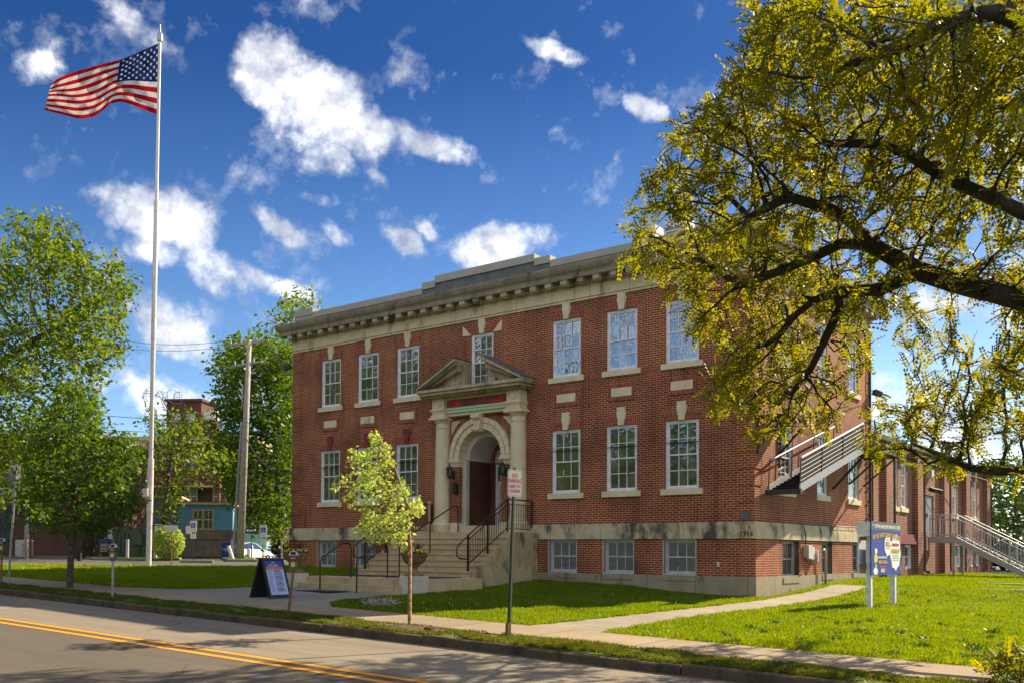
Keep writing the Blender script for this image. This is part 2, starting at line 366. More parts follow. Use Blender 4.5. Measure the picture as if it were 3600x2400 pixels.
def glassmat(name, tint, refl):
    m, g, out = newmat(name)
    geo = g.n('ShaderNodeNewGeometry'); pos = geo.outputs['Position']
    d = g.n('ShaderNodeBsdfDiffuse'); g.put(d, 0, g.mix(g.ramp(g.noise(pos, 2.1, 4), [(.42, (0, 0, 0)), (.6, (1, 1, 1))]), tuple(c * .35 for c in tint), tint))
    gl = g.n('ShaderNodeBsdfGlossy'); gl.inputs['Roughness'].default_value = .03; gl.inputs[0].default_value = (.9, .95, 1, 1)
    bp = g.n('ShaderNodeBump'); bp.inputs['Strength'].default_value = .5; bp.inputs['Distance'].default_value = .02
    g.put(bp, 'Height', g.noise(pos, 4.5, 3)); g.put(gl, 'Normal', bp.outputs[0])
    mx = g.n('ShaderNodeMixShader'); mx.inputs[0].default_value = refl; g.put(mx, 1, d.outputs[0]); g.put(mx, 2, gl.outputs[0]); g.put(out, 0, mx.outputs[0]); MATS[name] = m
glassmat('window_glass', (.14, .125, .08), .30)  # mottled base tint stands in for broken reflections and curtains
glassmat('dim_glass', (.035, .05, .065), .12)
glassmat('car_glass', (.03, .04, .05), .3)
# ------------------------------------------------------------------ the armory building
HX, DY = 9.85, 10.3
def wallgrid(mb, axis, c, u0, u1, z0, z1, holes, inward, depth=.12):
    us = sorted(set([u0, u1] + [h[0] for h in holes] + [h[1] for h in holes])); zs = sorted(set([z0, z1] + [h[2] for h in holes] + [h[3] for h in holes]))
    us = [u for u in us if u0 <= u <= u1]; zs = [z for z in zs if z0 <= z <= z1]
    def P(u, z, d=0.): return (u, c + inward * d, z) if axis == 'y' else (c + inward * d, u, z)
    for i in range(len(us) - 1):
        for j in range(len(zs) - 1):
            a, b, p, q = us[i], us[i + 1], zs[j], zs[j + 1]; cu, cz = (a + b) / 2, (p + q) / 2
            if any(h[0] < cu < h[1] and h[2] < cz < h[3] for h in holes): continue
            mb.add([P(a, p), P(b, p), P(b, q), P(a, q)], [(0, 1, 2, 3)])
    for h in holes:
        a, b, p, q = h[:4]; d = h[4] if len(h) > 4 else depth
        for e in (((a, p), (b, p)), ((b, p), (b, q)), ((b, q), (a, q)), ((a, q), (a, p))):
            (ua, za), (ub, zb) = e; mb.add([P(ua, za), P(ub, zb), P(ub, zb, d), P(ua, za, d)], [(0, 1, 2, 3)])
arm = thing('armory_building', 'two-storey red brick armory with limestone cornice, columned doorway and white sash windows', 'building', (0, 0, .8))
wx = [-7.615, -5.554, -3.497, 3.497, 5.554, 7.615]; HW = .542
fr_holes = [(x - HW, x + HW, 7.22, 9.06) for x in wx] + [(x - HW, x + HW, 3.49, 5.51) for x in wx] + [(-.487, .487, 7.12, 9.06), (-.95, .95, 2.5, 4.85, .01)]
bw_x = [(-8.24, -7.16), (-6.08, -4.98), (-3.98, -2.86), (2.86, 3.98), (4.93, 6.05), (7.02, 8.12)]
side_y = [(1.73, 2.86), (4.92, 5.85), (7.9, 8.96)]
mb = MB()
wallgrid(mb, 'y', 0., -HX, HX, 4.86, 9.6, [h for h in fr_holes if h[3] > 4.86 and h[2] >= 4.86] + [(x - HW, x + HW, 4.86, 5.51) for x in wx] + [(-1.33, 1.33, 4.86, 6.19, .01)], 1)
wallgrid(mb, 'y', 0., -HX, HX, 2.48, 4.86, [(x - HW, x + HW, 3.49, 4.86) for x in wx] + [(-.95, .95, 2.48, 4.86, .01)], 1)
wallgrid(mb, 'x', HX, 0., DY, 2.48, 9.6, [(a, b, 7.22, 9.06) for a, b in side_y] + [(a, b, 3.49, 5.46) for a, b in side_y], -1)
mb.add([(-HX, DY, .3), (-HX, 0, .3), (-HX, 0, 9.6), (-HX, DY, 9.6)], [(0, 1, 2, 3)])
mb.add([(HX, DY, .3), (-HX, DY, .3), (-HX, DY, 9.6), (HX, DY, 9.6)], [(0, 1, 2, 3)])
# spandrel brick around the round arch (fills the square hole left for it)
n = 24; arc = [(1.33 * math.cos(PI * i / n), 4.86 + 1.33 * math.sin(PI * i / n)) for i in range(n + 1)]
for i in range(n):
    (xa, za), (xb, zb) = arc[i], arc[i + 1]
    mb.add([(xa, 0, za), (xa, 0, 6.19), (xb, 0, 6.19), (xb, 0, zb)], [(0, 1, 2, 3)])
mb.build('wall', 'brick_front', arm)
mb = MB(); B = .08   # basement walls stand proud
wallgrid(mb, 'y', -B, -HX - B, HX + B, .3, 2.02, [(a, b, .96, 2.02, .22) for a, b in bw_x], 1)
wallgrid(mb, 'x', HX + B, -B, DY, .3, 2.02, [(1.83, 3.13, .89, 2.02, .22), (5.07, 6.05, .93, 2.02, .22), (8.03, 9.1, .95, 2.02, .22)], -1)
mb.add([(-HX - B, DY, .3), (-HX - B, -B, .3), (-HX - B, -B, 2.02), (-HX - B, DY, 2.02)], [(0, 1, 2, 3)])
mb.build('basement_wall', 'brick_front', arm)
# foundation course
mb = MB()
def ring(mb, off, z0, z1, y1=DY, inner=None):
    inner = off - .3 if inner is None else inner
    # front, right, left strips as one hollow L
    mb.box(-HX - off, -off, z0, HX + off, -inner, z1)
    mb.box(HX + inner, -inner, z0, HX + off, y1, z1)
    mb.box(-HX - off, -inner, z0, -HX - inner, y1, z1)
ring(mb, B + .025, .0, .955); mb.build('foundation', 'foundation_stone', arm)
mb = MB(); ring(mb, .13, 2.02, 2.30, inner=-.2); ring(mb, .10, 2.30, 2.375, inner=-.2); ring(mb, .07, 2.375, 2.50, inner=-.2)
mb.build('water_table', 'band_stone', arm)
# quoin blocks of raised brick at the corners
for s_ in (-1, 1, 2):
    for zz in np.arange(2.56, 9.4, .4775):
        z1_ = zz + .40; w_ = .52; mb = MB()
        if s_ < 2:
            x0, x1 = sorted((s_ * (HX + .022), s_ * (HX - w_))); mb.box(x0, -.022, zz, x1, .1, z1_)
            if s_ == 1: mb.box(HX - .1, .1, zz, HX + .022, .5, z1_)
        else: mb.box(HX - .1, DY - .5, zz, HX + .022, DY, z1_)
        mb.build('quoin', 'brick_front', arm)
# entablature: architrave, frieze, modillions, cornice
mb = MB()
ring(mb, .05, 9.56, 9.64, inner=-.25); ring(mb, .09, 9.64, 9.70, inner=-.25); ring(mb, .035, 9.70, 10.02, inner=-.25)
mb.build('frieze', 'limestone', arm)
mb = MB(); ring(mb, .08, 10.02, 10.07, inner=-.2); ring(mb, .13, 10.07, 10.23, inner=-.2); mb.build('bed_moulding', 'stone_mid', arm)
for k in range(-16, 17):
    mb = MB(); x = k * .605; mb.box(x - .12, -.40, 10.06, x + .12, -.13, 10.2); mb.box(x - .10, -.36, 10.02, x + .10, -.13, 10.06); mb.build('modillion', 'stone_mid', arm)
for k in range(0, 17):
    y = .25 + k * .605
    if y < DY - .1: mb = MB(); mb.box(HX + .13, y - .12, 10.06, HX + .40, y + .12, 10.2); mb.box(HX + .13, y - .10, 10.02, HX + .36, y + .10, 10.06); mb.build('modillion', 'stone_mid', arm)
mb = MB()
ring(mb, .43, 10.2, 10.33, inner=-.2, y1=DY + .3)
cy_ = [(.43, 10.33), (.45, 10.37), (.50, 10.42), (.54, 10.50), (.56, 10.57), (.56, 10.63), (-.05, 10.78), (-.05, 10.33)]
def loft_ring(mb, prof, y1):
    """sweep a profile (outward, z) round left-front-right with mitred corners"""
    k = len(prof); vs = []
    for (o_, z_) in prof: vs += [(-HX - o_, y1, z_), (-HX - o_, -o_, z_), (HX + o_, -o_, z_), (HX + o_, y1, z_)]
    fs = []
    for i in range(k):
        j = (i + 1) % k
        for q in range(3): fs.append((i * 4 + q, i * 4 + q + 1, j * 4 + q + 1, j * 4 + q))
    fs += [tuple(i * 4 for i in range(k))[::-1], tuple(i * 4 + 3 for i in range(k))]
    mb.add(vs, fs)
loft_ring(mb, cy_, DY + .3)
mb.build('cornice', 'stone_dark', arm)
mb = MB()
mb.box(-HX + .02, .02, 10.7, HX - .02, .3, 10.86)
mb.box(HX - .3, .3, 10.7, HX - .02, DY, 10.86); mb.box(-HX + .02, .3, 10.7, -HX + .3, DY, 10.86)
mb.box(-2.25, .04, 10.86, 2.25, .3, 11.16); mb.box(-2.86, .03, 10.86, -2.25, .3, 11.02); mb.box(2.25, .03, 10.86, 2.86, .3, 11.02)
mb.build('parapet', 'lead_grey', arm)
mb = MB()
def cop(x0, x1, z0, z1, y0=-.0): mb.box(x0, y0, z0, x1, .33, z1)
cop(-8.75, -2.83, 10.86, 11.09); cop(2.83, 8.75, 10.86, 11.09)
cop(-HX, -8.75, 11.0, 11.28, -.01); cop(8.75, HX, 11.0, 11.28, -.01)
cop(-2.83, -2.2, 11.02, 11.26, -.01); cop(2.2, 2.83, 11.02, 11.26, -.01); cop(-2.2, 2.2, 11.16, 11.42, -.015)
mb.box(HX - .33, .34, 10.86, HX, DY, 11.09); mb.box(-HX, .34, 10.86, -HX + .33, DY, 11.09)
mb.box(HX - .3, .02, 10.86, HX - .02, 1.3, 11.0); mb.box(HX - .34, .335, 11.09, HX + .01, 1.3, 11.28)
mb.box(-HX + .02, .02, 10.86, -8.77, .3, 11.0); mb.box(8.77, .02, 10.86, HX - .3, .3, 11.0)
mb.build('coping', 'coping_metal', arm)
mb = MB(); mb.box(-HX + .33, .33, 10.5, HX - .33, DY - .02, 10.66); mb.build('roof', 'roof_dark', arm)
# --- windows
def FP(axis, c, sgn):
    """map (u, depth outward, z) to world"""
    return (lambda u, d, z: (u, c - d, z)) if axis == 'y' else (lambda u, d, z: (c + d, u, z))
def bx(mb, F, u0, u1, d0, d1, z0, z1):
    a = F(u0, d0, z0); b = F(u1, d1, z1); mb.box(a[0], a[1], a[2], b[0], b[1], b[2])
def window(par, F, uc, hw, z0, z1, sill=True, lintel=True, key='limestone_clean', keytop=None, cols=3, rows=2, blind=0, lintel_mat='brick_lintel', glass='window_glass', rec=-.09, name='window', silld=.06):
    mb = MB(); t = .055
    bx(mb, F, uc - hw, uc - hw + t, rec, -.03, z0, z1); bx(mb, F, uc + hw - t, uc + hw, rec, -.03, z0, z1)
    bx(mb, F, uc - hw + t, uc + hw - t, rec, -.03, z1 - t, z1); bx(mb, F, uc - hw + t, uc + hw - t, rec, -.02, z0, z0 + .06)
    t2 = .05; zm = (z0 + z1) / 2 - .0
    for (a, b, dd) in ((zm - .02, z1 - t, -.055), (z0 + .06, zm + .02, -.075)):
        u0, u1 = uc - hw + t, uc + hw - t
        bx(mb, F, u0, u0 + t2, rec, dd, a, b); bx(mb, F, u1 - t2, u1, rec, dd, a, b)
        bx(mb, F, u0 + t2, u1 - t2, rec, dd, a, a + t2 * .8); bx(mb, F, u0 + t2, u1 - t2, rec, dd, b - t2 * .8, b)
        for i in range(1, cols): 
            u = u0 + t2 + (u1 - u0 - 2 * t2) * i / cols; bx(mb, F, u - .011, u + .011, rec, dd - .004, a + t2 * .8, b - t2 * .8)
        for j in range(1, rows):
            z = a + t2 * .8 + (b - a - 1.6 * t2) * j / rows; bx(mb, F, u0 + t2, u1 - t2, rec, dd - .006, z - .011, z + .011)
    w = mb.build(name, 'white_paint', par)
    mb = MB(); rnd = random.Random(int(uc * 977 + z0 * 131))
    # panes as separate slightly tilted sheets: old glass mirrors unevenly
    u0, u1 = uc - hw + t + .01, uc + hw - t - .01
    for i in range(cols):
        for j in range(rows * 2):
            a = u0 + (u1 - u0) * i / cols; b = u0 + (u1 - u0) * (i + 1) / cols; p = z0 + .05 + (z1 - z0 - .1) * j / (rows * 2); q = z0 + .05 + (z1 - z0 - .1) * (j + 1) / (rows * 2)
            e = [rnd.uniform(-.009, .009) for _ in range(3)]
            mb.add([F(a, rec + .004 + e[0], p), F(b, rec + .004 + e[1], p), F(b, rec + .004 + e[1] + e[2], q), F(a, rec + .004 + e[0] + e[2], q)], [(0, 1, 2, 3)])
    mb.build('pane', glass, w)
    if sill:
        mb = MB(); bx(mb, F, uc - hw - .14, uc + hw + .14, -.1, silld, z0 - .175, z0 - .005); mb.build('sill', 'limestone_clean', w)
    if lintel:
        mb = MB(); h = .27
        poly = [(uc - hw, z1 + .002), (uc + hw, z1 + .002), (uc + hw + .15, z1 + h), (uc - hw - .15, z1 + h)]
        pr = [F(u, .012, z) for u, z in poly] + [F(u, -.02, z) for u, z in poly]
        fsg = [(0, 1, 2, 3), (7, 6, 5, 4), (0, 4, 5, 1), (1, 5, 6, 2), (2, 6, 7, 3), (3, 7, 4, 0)]
        mb.add(pr, fsg); mb.build('lintel', lintel_mat, w)
    if key:
        zt = keytop or z1 + .53; mb = MB(); 
        for (poly, d) in (([(uc - .095, z1), (uc + .095, z1), (uc + .145, zt), (uc - .145, zt)], .06), ([(uc - .13, z1 + .16), (uc + .13, z1 + .16), (uc + .18, zt - .12), (uc - .18, zt - .12)], .035)):
            pr = [F(u, d, z) for u, z in poly] + [F(u, -.02, z) for u, z in poly]
            mb.add(pr, [(0, 1, 2, 3), (7, 6, 5, 4), (0, 4, 5, 1), (1, 5, 6, 2), (2, 6, 7, 3), (3, 7, 4, 0)])
        mb.build('keystone', key, w)
    return w
FF = FP('y', 0., 1); FS = FP('x', HX, 1)
for x in wx:
    window(arm, FF, x, HW, 7.22, 9.06, keytop=9.556)
    window(arm, FF, x, HW, 3.49, 5.51, key='red_stone' if x < 0 else 'limestone_clean', keytop=6.06)
wc = window(arm, FF, 0, .487, 7.12, 9.06, sill=False, keytop=9.556)
mb = MB()
for s_ in (-1, 1):
    poly = [(s_ * .487, 9.065), (s_ * .60, 9.065), (s_ * .86, 9.44), (s_ * .80, 9.42), (s_ * .60, 9.20)] if 0 else [(s_ * .487, 9.065), (s_ * .86, 9.065), (s_ * .86, 9.42)]
    mb.prism(poly, 'y', -.03, .03)
mb.build('lintel_stop', 'limestone_clean', wc)
for a, b in side_y:
    window(arm, FS, (a + b) / 2, (b - a) / 2, 7.22, 9.06, keytop=9.556); window(arm, FS, (a + b) / 2, (b - a) / 2, 3.49, 5.46, key=None)
# soldier courses linking upper sills, panels under upper windows
xs = [-HX + .6] + sum([[x - HW - .15, x + HW + .15] for x in wx], []) + [HX - .6]
for i in range(0, len(xs) - 1, 2):
    a, b = xs[i], xs[i + 1]
    for (a, b) in ([(a, -2.2), (2.2, b)] if a < 0 < b else [(a, b)]):
        if b - a > .05: mb = MB(); mb.box(a, -.012, 7.045, b, .02, 7.215); mb.build('soldier_course', 'brick_lintel', arm)
for x in wx:
    mb = MB()
    for (a, b, p, q) in ((x - .46, x + .46, 6.68, 6.80), (x - .46, x + .46, 6.27, 6.39), (x - .46, x - .37, 6.39, 6.68), (x + .37, x + .46, 6.39, 6.68)): mb.box(a, -.02, p, b, .02, q)
    f_ = mb.build('panel_surround', 'brick_lintel', arm)
    mb = MB(); mb.box(x - .36, -.03, 6.40, x + .36, .02, 6.67); mb.build('stone_panel', 'limestone_clean', f_)
# basement windows with diamond wire guards
def basement_window(F, a, b, z0, z1, guard=True, dark=False):
    mb = MB(); uc = (a + b) / 2; hw = (b - a) / 2
    w = window(arm, lambda u, d, z: F(u, d - .11, z), uc + (.0), hw - .01, z0 + .01, z1 - .01, sill=False, lintel=False, key=None, glass='dim_glass', name='basement_window', cols=3, rows=1)
    mb = MB(); bx(mb, F, a, b, -.10, .045, z0 - .16, z0); mb.build('sill', 'foundation_stone', w)
    if guard:
        mb = MB(); s_ = .075; r_ = .0028; L_ = b - a; H_ = z1 - z0
        for sg in (1, -1):
            k = -int(H_ / s_) - 1
            for i in range(k, int(L_ / s_) + 2):
                # line u = u0 + i*s + sg*t
                pts = []
                u_s = (a + i * s_) if sg > 0 else (a + i * s_ + H_)
                t0, t1 = 0., H_
                if sg > 0: t0 = max(0, a - u_s); t1 = min(H_, b - u_s)
                else: t0 = max(0, u_s - b); t1 = min(H_, u_s - a)
                if t1 - t0 < .02: continue
                p = F(u_s + sg * t0, -.02 + .003 * sg, z0 + t0); q = F(u_s + sg * t1, -.02 + .003 * sg, z0 + t1)
                mb.bar(p, q, r_ * 2, r_ * 2)
        for (p0, p1, q0, q1) in ((a, a + .03, z0, z1), (b - .03, b, z0, z1), (a + .03, b - .03, z0, z0 + .03), (a + .03, b - .03, z1 - .03, z1)): bx(mb, F, p0, p1, -.035, -.005, q0, q1)
        mb.build('wire_guard', 'galv_pale' if not dark else 'dark_iron', w)
FB = FP('y', -B, 1); FBS = FP('x', HX + B, 1)
for a, b in bw_x: basement_window(FB, a, b, .96, 2.01)
for a, b, z in ((1.83, 3.13, .89), (5.07, 6.05, .93), (8.03, 9.1, .95)): basement_window(FBS, a, b, z, 2.01, dark=True)
# --- portal
P = MB()
for s_ in (-1, 1):
    P = MB(); cx_ = s_ * 1.66; 
    P.box(cx_ - .36, -.44, 2.25, cx_ + .36, .05, 2.50)
    P.lathe([(.36, 2.5), (.37, 2.54), (.35, 2.60), (.31, 2.62), (.32, 2.66), (.295, 2.69), (.285, 3.2), (.28, 4.2), (.262, 5.2), (.25, 5.9), (.27, 5.91), (.27, 5.95), (.25, 5.96), (.25, 6.08), (.28, 6.1), (.33, 6.19), (.35, 6.21)], (cx_, -.1, 0), 28)
    P.box(cx_ - .37, -.46, 6.2, cx_ + .37, .05, 6.28)
    P.build('column', 'limestone_clean', arm, smooth=30)
P = MB()
for s_ in (-1, 1):
    a, b = sorted((s_ * 1.38, s_ * 1.92))
    P.box(a, -.40, 6.28, b, .05, 6.94); P.box(a - .03, -.44, 6.28, b + .03, .05, 6.36); P.box(a - .05, -.46, 6.50, b + .05, .05, 6.56); P.box(a - .02, -.42, 6.44, b + .02, .05, 6.5)
    P.tube([(s_ * 1.65, -.42, 6.75), (s_ * 1.65, -.385, 6.75)], .135, 20)
    P.tube([(s_ * 1.65, -.43, 6.75), (s_ * 1.65, -.385, 6.75)], .10, 20)
P.box(-1.38, -.30, 6.86, 1.38, .05, 6.94)
P.box(-1.38, -.24, 6.30, 1.38, .05, 6.40)
P.build('entablature', 'limestone_clean', arm)
P = MB(); P.box(-1.38, -.31, 6.40, 1.38, .05, 6.50); P.box(-1.38, -.34, 6.50, 1.38, .05, 6.57); P.build('architrave', 'copper_green', arm)
P = MB(); P.box(-1.38, -.24, 6.57, 1.38, .05, 6.86); fp = P.build('name_panel', 'red_panel', arm)
text('MAJOR  JOHN  C.  GROFF', .125, 'letter_dark', (0, -.245, 6.775), (1, 0, 0), (0, 0, 1), fp, sx=1.12, bold=.005)
text('MEMORIAL  ARMORY', .125, 'letter_dark', (0, -.245, 6.655), (1, 0, 0), (0, 0, 1), fp, sx=1.12, bold=.005)
P = MB()
for s_ in (-1, 1):
    for k in range(5):
        w_ = 2 * PI * k / 5; P.tube([(s_ * 1.2 + .05 * math.cos(w_), -.26, 6.70 + .05 * math.sin(w_)), (s_ * 1.2 + .05 * math.cos(w_), -.24, 6.70 + .05 * math.sin(w_))], .03, 8)
P.build('rosettes', 'letter_dark', fp)
# arch ring, imposts, voussoir joints
P = MB(); n = 13; r0, r1 = .93, 1.33
for i in range(n):
    a0 = PI * i / n + .006; a1 = PI * (i + 1) / n - .006
    for (ra, rb, d) in ((r0, 1.10, .12), (1.10, 1.16, .09), (1.16, r1, .15)):
        m_ = 4; poly = [(ra * math.cos(a0 + (a1 - a0) * j / m_), 4.86 + ra * math.sin(a0 + (a1 - a0) * j / m_)) for j in range(m_ + 1)] + [(rb * math.cos(a1 - (a1 - a0) * j / m_), 4.86 + rb * math.sin(a1 - (a1 - a0) * j / m_)) for j in range(m_ + 1)]
        P.prism(poly, 'y', -d, .30)
P.build('arch_ring', 'limestone_clean', arm)
P = MB(); m_ = 36
for i in range(m_):
    a0 = PI * i / m_; a1 = PI * (i + 1) / m_
    P.prism([(r * math.cos(a), 4.86 + r * math.sin(a)) for r, a in ((1.34, a0), (1.55, a0), (1.55, a1), (1.34, a1))], 'y', -.02, .03)
P.build('brick_ring', 'brick_arch', arm)
for s_ in (-1, 1):
    P = MB()
    poly = [(s_ * 1.36, 6.16), (s_ * .92, 6.16)] + [(s_ * 1.585 * math.cos(t), 4.86 + 1.585 * math.sin(t)) for t in (.92, .8, .68, .56)] + [(s_ * 1.36, 5.68)]
    P.prism(poly, 'y', -.015, .02)
    P.build('spandrel_stone', 'limestone_clean', arm)
P = MB()   # scrolled key console
P.prism([(-.10, 5.70), (.10, 5.70), (.16, 6.30), (-.16, 6.30)], 'y', -.26, .02)
P.tube([(-.19, -.30, 6.2), (.19, -.30, 6.2)], .095, 16); P.tube([(-.12, -.25, 5.78), (.12, -.25, 5.78)], .055, 12)
for x in (-.07, .0, .07): P.box(x - .018, -.29, 5.8, x + .018, -.2, 6.15)
P.build('console', 'limestone_clean', arm)
for s_ in (-1, 1):
    P = MB()
    a, b = sorted((s_ * .93, s_ * 1.33))
    P.box(a, -.13, 4.62, b, .28, 4.70); P.box(a - .04, -.18, 4.70, b + .04, .28, 4.78); P.box(a - .015, -.14, 4.78, b + .015, .28, 4.86); P.box(a, -.11, 4.55, b, .28, 4.62)
    P.build('impost', 'limestone_clean', arm)
for s_ in (-1, 1):
    P = MB()
    a, b = sorted((s_ * .93, s_ * 1.33)); P.box(a, -.10, 2.60, b, .28, 4.55)
    P.build('pier', 'brick_front', arm)
for s_ in (-1, 1):
    P = MB()
    a, b = sorted((s_ * .92, s_ * 1.36)); P.box(a, -.14, 2.25, b, .28, 2.60)
    P.build('pier_base', 'limestone_clean', arm)
# vestibule
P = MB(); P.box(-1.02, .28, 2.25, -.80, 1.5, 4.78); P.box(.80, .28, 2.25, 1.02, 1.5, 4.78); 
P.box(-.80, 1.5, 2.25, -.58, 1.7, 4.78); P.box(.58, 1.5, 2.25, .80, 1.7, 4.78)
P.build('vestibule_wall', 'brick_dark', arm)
for s_ in (-1, 1):
    P = MB()
    a, b = sorted((s_ * .76, s_ * .93)); P.box(a, .10, 2.25, b, .28, 4.80)
    P.build('jamb', 'pale_concrete', arm)
P = MB(); n = 20
for i in range(n):
    a0, a1 = PI * i / n, PI * (i + 1) / n; P.prism([(r * math.cos(a), 4.78 + r * math.sin(a)) for r, a in ((.80, a0), (1.02, a0), (1.02, a1), (.80, a1))], 'y', .29, 1.5)
P.prism([(.8 * math.cos(PI * i / 20), 4.78 + .8 * math.sin(PI * i / 20)) for i in range(21)], 'y', 1.56, 1.62)
P.build('vault', 'plaster', arm)
P = MB()
for i in range(n):
    a0, a1 = PI * i / n, PI * (i + 1) / n; P.prism([(r * math.cos(a), 4.78 + r * math.sin(a)) for r, a in ((.66, a0), (.80, a0), (.80, a1), (.66, a1))], 'y', 1.49, 1.6)
P.build('inner_arch', 'brick_arch', arm)
P = MB(); P.box(-.58, 1.52, 2.3, -.50, 1.66, 4.72); P.box(.50, 1.52, 2.3, .58, 1.66, 4.72); P.box(-.50, 1.52, 4.64, .50, 1.66, 4.72); P.box(-.50, 1.52, 4.05, .50, 1.66, 4.12); P.box(-.50, 1.54, 2.3, -.42, 1.64, 4.05); P.box(.42, 1.54, 2.3, .50, 1.64, 4.05); P.box(-.42, 1.54, 3.95, .42, 1.64, 4.05); P.box(-.42, 1.54, 2.3, .42, 1.64, 2.55)
dr = P.build('door', 'white_paint', arm)
P = MB(); P.box(-.50, 1.60, 2.3, .50, 1.62, 4.66); P.build('door_glass', 'dim_glass', dr)
P = MB(); P.box(-.92, -.10, 2.0, .92, 1.7, 2.29); P.build('threshold', 'limestone_clean', arm)
# broken pediment
P = MB(); E_ = .85
P.box(-2.12, -.62, 6.94, 2.12, .03, 7.00); P.box(-2.20, -.78, 7.0, 2.20, .03, 7.10); P.box(-2.27, -E_, 7.10, 2.27, .03, 7.20)
P.box(-.95, -.5, 7.2, .95, .03, 7.24)
for s_ in (-1, 1):
    sl = (8.17 - 7.30) / (2.27 - .55)
    def zt(x): return 7.24 + (2.27 - abs(x)) * sl
    for (x_out, x_in, t_top, t_bot, d) in ((2.27, .55, 0., .10, E_), (2.22, .57, .10, .17, E_ - .1), (2.15, .60, .17, .36, E_ - .28)):
        P.prism([(s_ * x_out, zt(x_out) - t_top + .04), (s_ * x_in, zt(x_in) - t_top + .04), (s_ * x_in, zt(x_in) - t_bot + .04), (s_ * x_out, max(zt(x_out) - t_bot + .04, 7.2))], 'y', -d, .02)
    # tympanum and stub pedestal
    P.prism([(s_ * 2.0, 7.2), (s_ * .62, 7.2), (s_ * .62, zt(.62) - .2), (s_ * 2.0, zt(2.0) - .2)], 'y', -.36, .02)
    a, b = sorted((s_ * .50, s_ * .64)); P.box(a, -.30, 7.2, b, .03, 8.02)
    a, b = sorted((s_ * .64, s_ * .95)); P.box(a, -.48, 7.2, b, -.3, 7.42)
P.build('pediment', 'stone_mid', arm)
for s_ in (-1, 1): P = MB(); P.prism([(s_ * 2.29, 7.285), (s_ * .54, 7.285 + 1.75 * sl), (s_ * .54, 7.31 + 1.75 * sl), (s_ * 2.29, 7.31)], 'y', -E_ - .015, .025); P.build('pediment_flashing', 'lead_grey', arm)
text('1916', .19, 'ink_stone', (9.68, -.133, 2.155), (1, 0, 0), (0, 0, 1), arm, name='date_numerals', sx=1.1, bold=.003)
P = MB(); P.box(9.47, -.04, 2.59, 9.75, .02, 2.79); P.build('wall_plaque', 'lead_grey', arm)
P = MB(); P.box(8.78, -.12, 1.22, 8.86, -.07, 1.36); P.build('outlet_box', 'galv_pale', arm)
# roof-top units
def rooftop(name, x, y, w, d, h, label):
    t = thing(name, label, 'roof unit', (x, y, 10.66)); P = MB(); P.box(x - w / 2, y - d / 2, 10.66, x + w / 2, y + d / 2, 10.66 + h); P.build('casing', 'galv_pale', t)
    P = MB()
    for k in range(7): P.box(x - w / 2 + .12, y - d / 2 - .03, 10.66 + h * (.2 + .1 * k), x + w / 2 - .12, y - d / 2 - .002, 10.66 + h * (.25 + .1 * k))
    P.tube([(x + w * .1, y, 10.66 + h), (x + w * .1, y, 10.72 + h)], w * .28, 14); P.build('vent_grille', 'grey_paint', t)
rooftop('air_conditioner', 5.3, 2.2, .7, .6, 1.55, 'small pale grey air conditioning box standing behind the parapet, left of its neighbour')
rooftop('air_conditioner', 6.35, 2.2, .8, .6, 1.6, 'louvred grey air conditioning box on the roof beside the locust foliage')
# wall lanterns, mailbox, hanging lamp
def lantern(x, label):
    t = thing('wall_lantern', label, 'lantern', (x, -.14, 4.30), 'lanterns beside the arched doorway'); P = MB(); c = (x, -.33, 0)
    P.box(x - .05, -.14, 4.14, x + .05, -.10, 4.40); P.tube([(x, -.13, 4.22), (x, -.3, 4.16), (x, -.33, 4.20)], .014, 6)
    P.lathe([(.10, 4.46), (.115, 4.48), (.08, 4.54), (.03, 4.58), (.012, 4.66), (.012, 4.70)], c, 10)
    P.lathe([(.07, 4.19), (.05, 4.16), (.02, 4.12)], c, 10)
    for k in range(6): w_ = 2 * PI * k / 6; P.bar((x + .066 * math.cos(w_), -.33 + .066 * math.sin(w_), 4.19), (x + .095 * math.cos(w_), -.33 + .095 * math.sin(w_), 4.46), .01)
    P.build('lantern_frame', 'black_metal', t); P = MB(); P.lathe([(.06, 4.2), (.088, 4.45)], c, 6); P.build('lantern_glass', 'dim_glass', t)
lantern(-1.16, 'black metal wall lantern on the left brick pier of the arch'); lantern(1.16, 'black metal wall lantern right of the arch, half behind the parking sign')
P = MB(); P.box(-1.1, -.22, 3.62, -.93, -.10, 3.92); P.prism([(-1.1, 3.92), (-.93, 3.92), (-.97, 3.99), (-1.06, 3.99)], 'y', -.21, -.10)
tag(P.build('letter_box', 'black_metal', origin=(-1.02, -.1, 3.6)), 'small black letter box on the brick pier below the lantern', 'letter box')
t = thing('pendant_lamp', 'grey dome pendant lamp hanging inside the arched entrance', 'lamp', (.28, .8, 5.55)); P = MB()
P.tube([(.28, .8, 5.5), (.28, .8, 5.25)], .012, 6); P.build('stem', 'galv', t); P = MB(); P.lathe([(.04, 5.27), (.05, 5.18), (.08, 5.14), (.24, 5.05), (.24, 5.03), (.05, 5.12)], (.28, .8, 0), 20); P.build('shade', 'galv', t, smooth=1)
# flood lights under the side cornice and on left edge
def flood(x, y, z, dx, dy, label):
    t = thing('flood_light', label, 'flood light', (x, y, z), 'flood lights fixed to the walls'); P = MB(); P.bar((x, y, z), (x + dx * .2, y + dy * .2, z), .03); P.build('bracket', 'black_metal', t)
    P = MB(); P.bar((x + dx * .15, y + dy * .15, z - .04), (x + dx * .42, y + dy * .42, z - .14), .24, .17); P.build('lamp_head', 'dark_iron', t)
flood(HX + .02, 10.22, 7.55, .7, .7, 'dark flood light at the far upper corner of the brick side wall')
flood(-HX + .02, -.03, 9.1, -1, -.4, 'dark flood light high on the left edge of the brick front')
